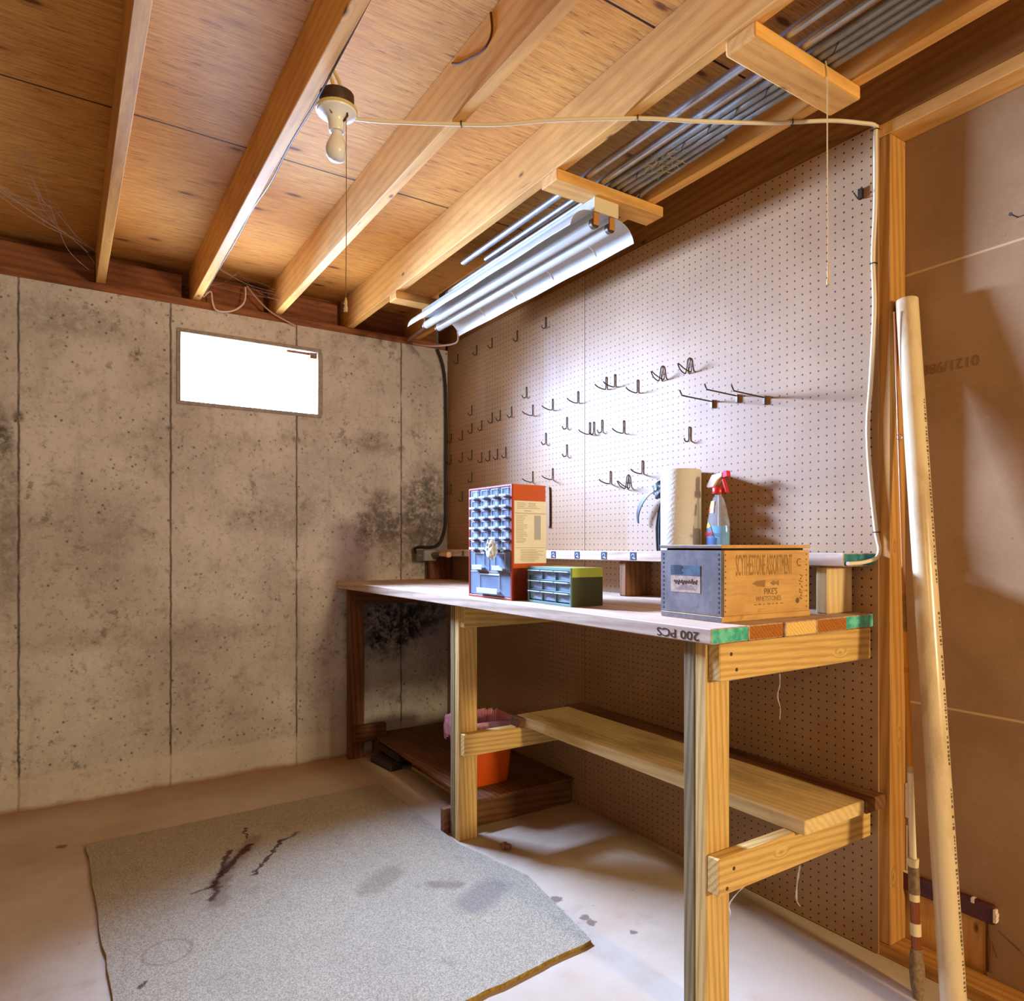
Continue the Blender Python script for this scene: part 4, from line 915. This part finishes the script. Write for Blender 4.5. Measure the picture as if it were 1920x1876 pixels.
m = MB(); m.tube(smoothpath([(XP - .03, 1.962, 1.445), (XP - .02, 1.95, 1.46), (XP - .004, 1.94, 1.47)]), .006, 8); m.build('loop', M_GREYD, t, smooth=True)
m = MB(); sec = []
for (z, hw) in ((1.3850, .012), (1.34, .022), (1.30, .032), (1.27, .036), (1.22, .034), (1.1805, .031)):
    row = []
    for k in range(15):
        u = k / 14 * 2 - 1; row.append((XP - .026 - .006 * math.cos(k * 2.2), 1.955 + u * hw + (.010 if z < 1.35 else 0), z))
    sec.append((m.pts(row), m.pts([(p[0] + .010, p[1], p[2]) for p in row])))
for a, b in zip(sec, sec[1:]):
    for k in range(14): m.face([a[0][k], a[0][k + 1], b[0][k + 1], b[0][k]]); m.face([a[1][k], b[1][k], b[1][k + 1], a[1][k + 1]])
    m.face([a[0][0], b[0][0], b[1][0], a[1][0]]); m.face([a[0][14], a[1][14], b[1][14], b[0][14]])
for e in (sec[0], sec[-1]):
    for k in range(14): m.face([e[0][k], e[1][k], e[1][k + 1], e[0][k + 1]])
m.build('drape', M_GREYD, t, smooth=True)

# ------------------------------------------------------------------ pegboard hooks
def hook_mesh(kind):
    m = MB(); r = .0026
    if kind == 'short':   # J: stem against the board, curved lip coming out
        m.tube(smoothpath([(.004, 0, .030), (-.003, 0, .029), (-.004, 0, .022), (-.004, 0, -.016), (-.008, 0, -.024), (-.018, 0, -.027), (-.026, 0, -.022), (-.029, 0, -.014)], 4), r, 8)
    elif kind == 'long':
        m.tube(smoothpath([(.004, 0, .032), (-.003, 0, .031), (-.004, 0, .024), (-.004, 0, -.014), (-.008, 0, -.022), (-.03, 0, -.021), (-.055, 0, -.014), (-.066, 0, -.006)], 4), r, 8)
    else:                 # double-wire hook
        for s_ in (-1, 1):
            m.tube(smoothpath([(.0, 0, .034), (-.004, s_ * .005, .026), (-.004, s_ * .010, .0), (-.005, s_ * .013, -.018), (-.012, s_ * .014, -.024), (-.04, s_ * .010, -.014), (-.062, s_ * .002, .004)], 4), r * .9, 8)
        m.tube([(-.004, -.010, .0), (-.004, .010, .0)], r * .8, 6)
    return m
H_ = [(2.777,2.309,'s'),(3.029,2.305,'s'),(3.292,2.330,'s'),(3.475,2.320,'s'),(3.680,2.326,'s'),(3.531,1.996,'s'),(2.950,1.996,'s'),(2.892,1.888,'l'),(2.724,1.894,'l'),(2.524,1.887,'l'),(3.397,1.886,'s'),(3.286,1.896,'s'),(3.203,1.898,'s'),(3.085,1.903,'s'),(3.762,1.864,'s'),(3.641,1.867,'s'),(3.531,1.871,'s'),(2.609,1.781,'s'),(2.781,1.730,'s'),(2.609,1.650,'s'),(3.769,1.734,'s'),(3.621,1.724,'s'),(3.512,1.722,'s'),(3.397,1.701,'s'),(3.315,1.707,'s'),(3.225,1.709,'s'),(3.138,1.708,'s'),(3.519,1.598,'s'),(2.892,1.549,'l'),(2.724,1.543,'l'),(3.762,1.537,'s'),(3.634,1.496,'s'),(2.322,1.898,'l'),(2.263,1.898,'l'),(2.122,1.866,'l'),(2.439,1.739,'l'),(2.406,1.734,'s'),(2.347,1.735,'s'),(2.206,1.705,'l'),(1.846,1.627,'s'),(2.097,1.523,'l'),(2.291,1.490,'l'),(1.988,1.876,'d'),(1.846,1.877,'d'),(2.183,1.477,'d')]
def snap(v, v0, p): return v0 + round((v - v0) / p) * p
rows_ = [(2.3, 'top row, high under the tube light'), (1.99, 'second row down'), (1.83, 'third row down'), (1.75, 'short fourth row down'), (1.69, 'fifth row down'), (1.63, 'sixth row down'), (1.58, 'seventh row down'), (1.0, 'lowest group, just above the cabinets and crate')]
ordn = ['first', 'second', 'third', 'fourth', 'fifth', 'sixth', 'seventh', 'eighth', 'ninth', 'tenth', 'eleventh', 'twelfth', 'thirteenth', 'fourteenth', 'fifteenth', 'sixteenth']
byrow = {}
for h in H_:
    for zt, nm in rows_:
        if h[1] >= zt: byrow.setdefault(nm, []).append(h); break
proto = {}
kn_ = {'s': ('short', 'short steel pegboard hook'), 'l': ('long', 'long steel pegboard hook'), 'd': ('double', 'double-wire steel pegboard hook')}
for nm, hs in byrow.items():
    for kk in 'sld':
        sub = sorted([h for h in hs if h[2] == kk], key=lambda h: -h[0])
        for i, (y, z, k) in enumerate(sub):
            loc = Vector((XP - .002, snap(y, 1.17, .0283), snap(z, 2.429, .026)))
            if k not in proto:
                o = hook_mesh(kn_[k][0]).build('pegboard_hook', M_DKSTEEL, org=(0, 0, 0), smooth=True); proto[k] = o
            else:
                o = proto[k].copy(); COL.objects.link(o)
            o.location = loc
            pos = ('only one' if len(sub) == 1 else ordn[i] + ' from left')
            short = nm.split(',')[0]
            tag(o, '%s, %s of its kind in the %s' % (kn_[k][1], pos, short), 'hook', 'pegboard hooks')
pl_ = ['leftmost and lowest', 'middle', 'rightmost and highest']
for i, (y, z) in enumerate(((1.742, 1.717), (1.634, 1.714), (1.52, 1.712))):
    y = snap(y, 1.17, .0283); z = snap(z, 2.429, .026) + .003
    t = thing('pegboard_prong', (XP - .002, y, z), 'long straight wire prong with upturned tip on the pegboard, %s of three' % pl_[i], 'hook', 'long prongs')
    MB().tube(smoothpath([(XP - .004, y, z), (XP - .05, y, z + .001), (XP - .16, y, z + .004), (XP - .165, y, z + .006), (XP - .175, y, z + .022)], 4), .0026, 8).build('prong', M_DKSTEEL, t, smooth=True)
    box(XP - .012, XP - .0022, y - .0045, y + .0045, z - .024, z + .006).build('bracket', M_STEEL, t, bevel=.001)
t = thing('pegboard_clip', (XP - .002, 1.17, 2.24), 'dark clip hook on the pegboard near the top of the white cable', 'hook')
box(XP - .012, XP - .0022, 1.164, 1.178, 2.238, 2.268).build('tab', M_DKSTEEL, t, bevel=.001); MB().tube(smoothpath([(XP - .004, 1.17, 2.238), (XP - .02, 1.17, 2.233), (XP - .045, 1.17, 2.245)]), .002, 6).build('wire', M_DKSTEEL, t)

# ------------------------------------------------------------------ things on the floor
m = MB(); rc_ = random.Random(21)
pts = []
def edge(a, b, n, j):
    for k in range(n): 
        u = k / n; pts.append((a[0] + (b[0] - a[0]) * u + rc_.uniform(-j, j), a[1] + (b[1] - a[1]) * u + rc_.uniform(-j, j)))
edge((.083, 3.232), (1.335, 3.262), 16, .004); edge((1.335, 3.262), (1.328, 2.62), 8, .002); edge((1.328, 2.62), (1.328, 2.44), 3, .002); edge((1.328, 2.44), (1.410, 2.067), 5, .003); edge((1.410, 2.067), (1.342, 1.620), 8, .003)
edge((1.342, 1.620), (.914, 1.587), 10, .004); edge((.914, 1.587), (.15, 1.56), 10, .004); edge((.15, 1.56), (.112, 2.108), 8, .004); edge((.112, 2.108), (.10, 2.55), 6, .004); edge((.10, 2.55), (.083, 3.232), 10, .003)
M_BACK = plain('carpet_backing', rgb(172, 138, 70), .95, .05, 0, .4, 90)
A = m.pts([(p[0], p[1], .0006) for p in pts]); B = m.pts([(p[0], p[1], .013) for p in pts])
ft = m.face(B); m.mi = 1
for i in range(len(A)): m.face([A[i], A[(i + 1) % len(A)], B[(i + 1) % len(A)], B[i]])
m.face(A[::-1])
bmesh.ops.triangulate(m.bm, faces=[ft])
cp = m.build('carpet_remnant', [M_CARPET, M_BACK], org=O3)
tag(cp, 'loose grey-beige carpet remnant with dark reddish stains on the floor', 'carpet')
# pallet platform under the bench
pt = thing('pallet', (1.72, 3.15, 0), 'low wooden pallet topped with a brown plywood sheet under the workbench', 'pallet')
m = MB(); m.hexa([(1.455, 2.556, .106), (2.0, 2.556, .106), (2.0, 3.80, .106), (1.50, 3.80, .106), (1.455, 2.556, .119), (2.0, 2.556, .119), (2.0, 3.80, .119), (1.50, 3.80, .119)])
m.build('plywood_sheet', W('brown', 'Y'), pt)
box(1.334, 1.998, 2.566, 2.604, .0, .105).build('runner', W('brown', 'X'), pt, bevel=.003)
for y in (3.02, 3.33): box(1.576, 1.998, y, y + .09, .018, .1055).build('runner', W('brown', 'X'), pt, bevel=.003)
box(1.50, 1.998, 3.70, 3.79, .018, .1055).build('runner', W('brown', 'X'), pt, bevel=.003)
box(1.576, 1.66, 2.605, 3.42, .0, .0178).build('bottom_slat', W('treated', 'Y'), pt, bevel=.002)
for (sx0, sx1, lbn, tl) in ((0, 0, 'flat dark grey board end on the floor by the far leg', 0), (1, 1, 'dark grey board offcut tilted against the flat one by the far leg', 1)):
    m = MB()
    if tl == 0: m.beam((1.475, 3.66, .0185), (1.50, 3.44, .0185), .075, .036)
    else: m.beam((1.512, 3.67, .078), (1.536, 3.44, .0605), .05, .036)
    tag(m.build('board_offcut', W('dark', 'Y'), bevel=.004), lbn, 'offcut', 'dark offcuts')
# waste basket
wx, wy, wz0, wz1 = 1.632, 2.775, .1195, .40
def rrect(cx, cy, hx, hy, r, z, n=5):
    out = []
    for (sx, sy, a0) in ((1, 1, 0), (-1, 1, PI / 2), (-1, -1, PI), (1, -1, 1.5 * PI)):
        for k in range(n): a = a0 + PI / 2 * k / (n - 1); out.append((cx + sx * (hx - r) + r * math.cos(a), cy + sy * (hy - r) + r * math.sin(a), z))
    return out
g = G('orange_plastic', .35, .5); g.color(rgb(228, 92, 22)); M_ORANGE = g.m
t = thing('waste_basket', (wx, wy, wz0), 'orange plastic waste basket with a pink bag liner on the pallet', 'waste basket')
m = MB(); levels = [(.102, .088, wz0), (.106, .092, wz0 + .01), (.126, .110, wz1 - .02), (.130, .114, wz1)]
R = [m.pts(rrect(wx, wy, hx, hy, .035, z)) for hx, hy, z in levels]; I = [m.pts(rrect(wx, wy, hx - .003, hy - .003, .033, z + (.003 if i == 0 else 0))) for i, (hx, hy, z) in enumerate(levels)]
n = len(R[0])
for a, b in zip(R, R[1:]):
    for k in range(n): m.face([a[k], a[(k + 1) % n], b[(k + 1) % n], b[k]])
for a, b in zip(I, I[1:]):
    for k in range(n): m.face([a[k], b[k], b[(k + 1) % n], a[(k + 1) % n]])
m.face(R[0][::-1]); m.face(I[0])
for k in range(n): m.face([R[-1][k], R[-1][(k + 1) % n], I[-1][(k + 1) % n], I[-1][k]])
m.build('basket', M_ORANGE, t, smooth=True)
g = G('thin_pink_bag', .35, .4); f = g.noise(g.tc.outputs['Object'], 30, 4); g.color(g.mix(g.ramp(f, .35, .65), rgb(206, 128, 146), rgb(232, 176, 190))); g.b.inputs['Alpha'].default_value = .8
m = MB(); N2 = 72; rl = random.Random(6)
def lvl(hx, hy, z, jit, zj):
    base = rrect(wx, wy, hx, hy, .045, z, 19)[:N2]; out = []
    for k, p in enumerate(base):
        w_ = math.sin(k * 1.9) * jit + rl.uniform(-jit, jit) * .5; d = Vector((p[0] - wx, p[1] - wy, 0)).normalized(); out.append(Vector(p) + d * w_ + Vector((0, 0, math.sin(k * .7 + 1) * zj + rl.uniform(-zj, zj) * .4)))
    return out
L = [lvl(.100, .086, wz1 - .11, .002, .004), lvl(.119, .104, wz1 - .02, .003, .001), lvl(.128, .112, wz1 + .010, .003, .004), lvl(.139, .123, wz1 + .008, .004, .005), lvl(.142, .126, wz1 - .03, .004, .004), lvl(.139, .124, wz1 - .085, .006, .016)]
L = [m.pts(x) for x in L]
for a, b in zip(L, L[1:]):
    for k in range(len(a)): m.face([a[k], a[(k + 1) % len(a)], b[(k + 1) % len(a)], b[k]])
plabel(m.build('bag_liner', g.m, t, smooth=True), 'crinkled pink plastic bag liner')
# small plug
t = thing('plug', (1.464, 2.318, .0), 'small brown threaded plug lying on the floor by the middle leg', 'plug')
M_PLUG = plain('brown_plug', rgb(150, 104, 66), .5, .4, 0, .3, 80)
MB().lathe([(0, 0), (.014, 0), (.0155, .003), (.0155, .012), (.011, .013), (.011, .03), (.008, .034), (0, .034)], (1.464, 2.318, .0157), 16, (.55, -.75, 0)).build('body', M_PLUG, t, smooth=True)
MB().lathe([(.0, -.012), (.008, -.012), (.008, .0), (0, .0)], (1.464, 2.318, .0157), 6, (.55, -.75, 0)).build('square_head', M_PLUG, t)

# ------------------------------------------------------------------ fishing rod and pipe in the corner
A_ = Vector((1.905, .955, 0.0005)); B_ = Vector((2.000, 1.069, 1.87)); D_ = B_ - A_
def rodseg(name, t0, t1, r0, r1, mat, n=14, mid=None):
    m = MB(); k = 10; ps = []; rs = []
    for i in range(k + 1):
        u = t0 + (t1 - t0) * i / k; ps.append(A_ + D_ * u); rr_ = r0 + (r1 - r0) * i / k
        if mid: rr_ += mid * math.sin(i / k * PI)
        rs.append(rr_)
    return m.tube(ps, rs, n).build(name, mat, fr, smooth=True)
fr = thing('fishing_rod', tuple(A_), 'old fishing rod with cork grips leaning on the stud beside the white pipe', 'fishing rod')
M_CORK = plain('grey_worn_cork', rgb(150, 124, 94), .85, .15, 0, .35, 90); M_TAPE = plain('cream_tape', rgb(222, 206, 160), .6); M_COP = plain('copper_brown_seat', rgb(150, 78, 40), .3, .5, .3, .2, 8)
M_ORROD = plain('amber_varnished_cane', rgb(208, 138, 34), .25, .5); M_WROD = plain('cream_rod_blank', rgb(232, 214, 178), .35, .4)
rodseg('butt_grip', 0, .068, .0125, .0135, M_CORK, mid=.0055)
rodseg('ferrule', .068, .088, .0115, .0115, M_COP); rodseg('tape_band', .086, .103, .0135, .0135, M_TAPE); rodseg('reel_seat', .102, .134, .0115, .0110, M_COP)
rodseg('tape_band', .133, .144, .0125, .0125, M_TAPE); rodseg('fore_grip', .143, .180, .0140, .0135, M_CORK); rodseg('collar', .180, .192, .0125, .0145, M_TAPE)
rodseg('lower_blank', .190, .318, .0088, .0074, M_WROD); rodseg('winding', .312, .322, .0082, .0080, plain('pale_winding', rgb(196, 168, 120), .5))
rodseg('middle_blank', .320, .515, .0072, .0052, M_ORROD); rodseg('ferrule', .513, .57, .0050, .0044, plain('brass_ferrule', rgb(160, 126, 66), .3, .5, .7, .3, 70)); rodseg('tip_blank', .568, 1.0, .0040, .0018, plain('brown_tip_cane', rgb(176, 106, 44), .3, .5))
rodseg('winding', .455, .463, .0066, .0066, plain('orange_winding', rgb(196, 120, 30), .4))
p_ = A_ + D_ * .805
m = MB(); ring = [p_ + Vector((-.006 + .007 * math.cos(a), -.006 - .004 * math.cos(a), .009 * math.sin(a))) for a in [k / 14 * 2 * PI for k in range(15)]]
m.tube(ring, .0011, 5, cap=False); m.build('line_guide', M_STEEL, fr)
PA, PB = Vector((1.836, .832, .012)), Vector((2.041, 1.054, 1.905))
pv = thing('plastic_pipe', (PA.x, PA.y, 0.0), 'long white plastic pipe leaning in the corner beside the fishing rod', 'pipe')
g = G('scuffed_pvc', .22, .5); P = g.tc.outputs['Object']; n = g.noise(g.vmath('MULTIPLY', P, (1, 1, .35)), 14, 5, .65)
c = g.mix(g.math('MULTIPLY', g.ramp(n, .45, .7), .55), rgb(214, 192, 152), rgb(168, 134, 92)); g.color(c); M_PVC = g.m
d_ = (PB - PA).normalized(); L_ = (PB - PA).length
MB().lathe([(.0255, 0), (.0292, 0), (.0292, L_), (.0255, L_), (.0255, 0)], PA, 28, tuple(d_)).build('tube', M_PVC, pv, smooth=True)
# printed line (illegible at this size): small dashes on the camera-side right flank
cam_dir = Vector((-.55, -.82, 0)); side = Vector((.8385, -.545, 0)); nrm = (cam_dir.normalized() * .86 + side * .50); nrm -= d_ * nrm.dot(d_); nrm.normalize(); tan = d_.cross(nrm)
m = MB(); rp = random.Random(14)
for (s0, s1) in ((.10, .58), (.62, 1.02), (1.10, 1.62)):
    s_ = s0
    while s_ < s1:
        w_ = rp.uniform(.003, .008); h_ = rp.choice((.0022, .0032, .004)); c_ = PA + d_ * s_ + nrm * .0292
        if rp.random() < .82:
            e = [(0, -h_), (w_, -h_), (w_, h_), (0, h_)]; m.hexa([c_ + d_ * a + tan * b + nrm * .00005 for a, b in e] + [c_ + d_ * a + tan * b + nrm * .0004 for a, b in e])
        s_ += w_ + rp.uniform(.002, .006)
m.build('printed_line', plain('grey_pipe_print', rgb(96, 84, 74), .7), pv)['kind'] = 'stuff'

# ------------------------------------------------------------------ lights
w = bpy.data.worlds.new('world'); S.world = w; w.use_nodes = True
bg = w.node_tree.nodes['Background']; bg.inputs[0].default_value = (1.0, .74, .46, 1); bg.inputs[1].default_value = .062
def area(name, loc, target, sx, sy, power, col):
    l = bpy.data.lights.new(name, 'AREA'); l.shape = 'RECTANGLE'; l.size = sx; l.size_y = sy; l.energy = power; l.color = col
    o = bpy.data.objects.new(name, l); COL.objects.link(o); o.location = loc
    o.rotation_euler = (Vector(target) - Vector(loc)).to_track_quat('-Z', 'Y').to_euler(); return o
area('doorway_light', (1.58, -2.8, 1.72), (1.7, 1.5, .8), .32, .32, 135, (1.0, .78, .44))
wl = area('window_daylight', (.85, YC + .10, 2.105), (1.2, 1.6, 1.22), .68, .33, 240, (.40, .58, 1.0)); wl.data.spread = math.radians(90)
pl_ = bpy.data.lights.new('added_fill_light', 'POINT'); pl_.energy = 30; pl_.color = (1.0, .75, .44); pl_.shadow_soft_size = .12  # added fill lamp out of view, brightens joist sides and ceiling
po = bpy.data.objects.new('added_fill_light', pl_); COL.objects.link(po); po.location = (-.2, -1.3, 2.0)

# ------------------------------------------------------------------ camera
cam = bpy.data.cameras.new('camera'); co = bpy.data.objects.new('camera', cam); COL.objects.link(co)
co.location = (0, 0, 1.2); co.rotation_euler = (math.radians(90), 0, math.radians(-33.02))
cam.sensor_width = 36; cam.lens = 1300 / 1920 * 36; cam.shift_y = 85 / 1920; cam.clip_start = .05
S.camera = co
S.view_settings.view_transform = 'Standard'; S.view_settings.look = 'None'; S.view_settings.gamma = 1; S.view_settings.use_curve_mapping = False
S.view_settings.exposure = -0.08
S.cycles.use_denoising = True
S.cycles.max_bounces = 7; S.cycles.diffuse_bounces = 4; S.cycles.use_adaptive_sampling = True; S.cycles.adaptive_threshold = .02; S.cycles.transparent_max_bounces = 12; S.cycles.sample_clamp_indirect = 6
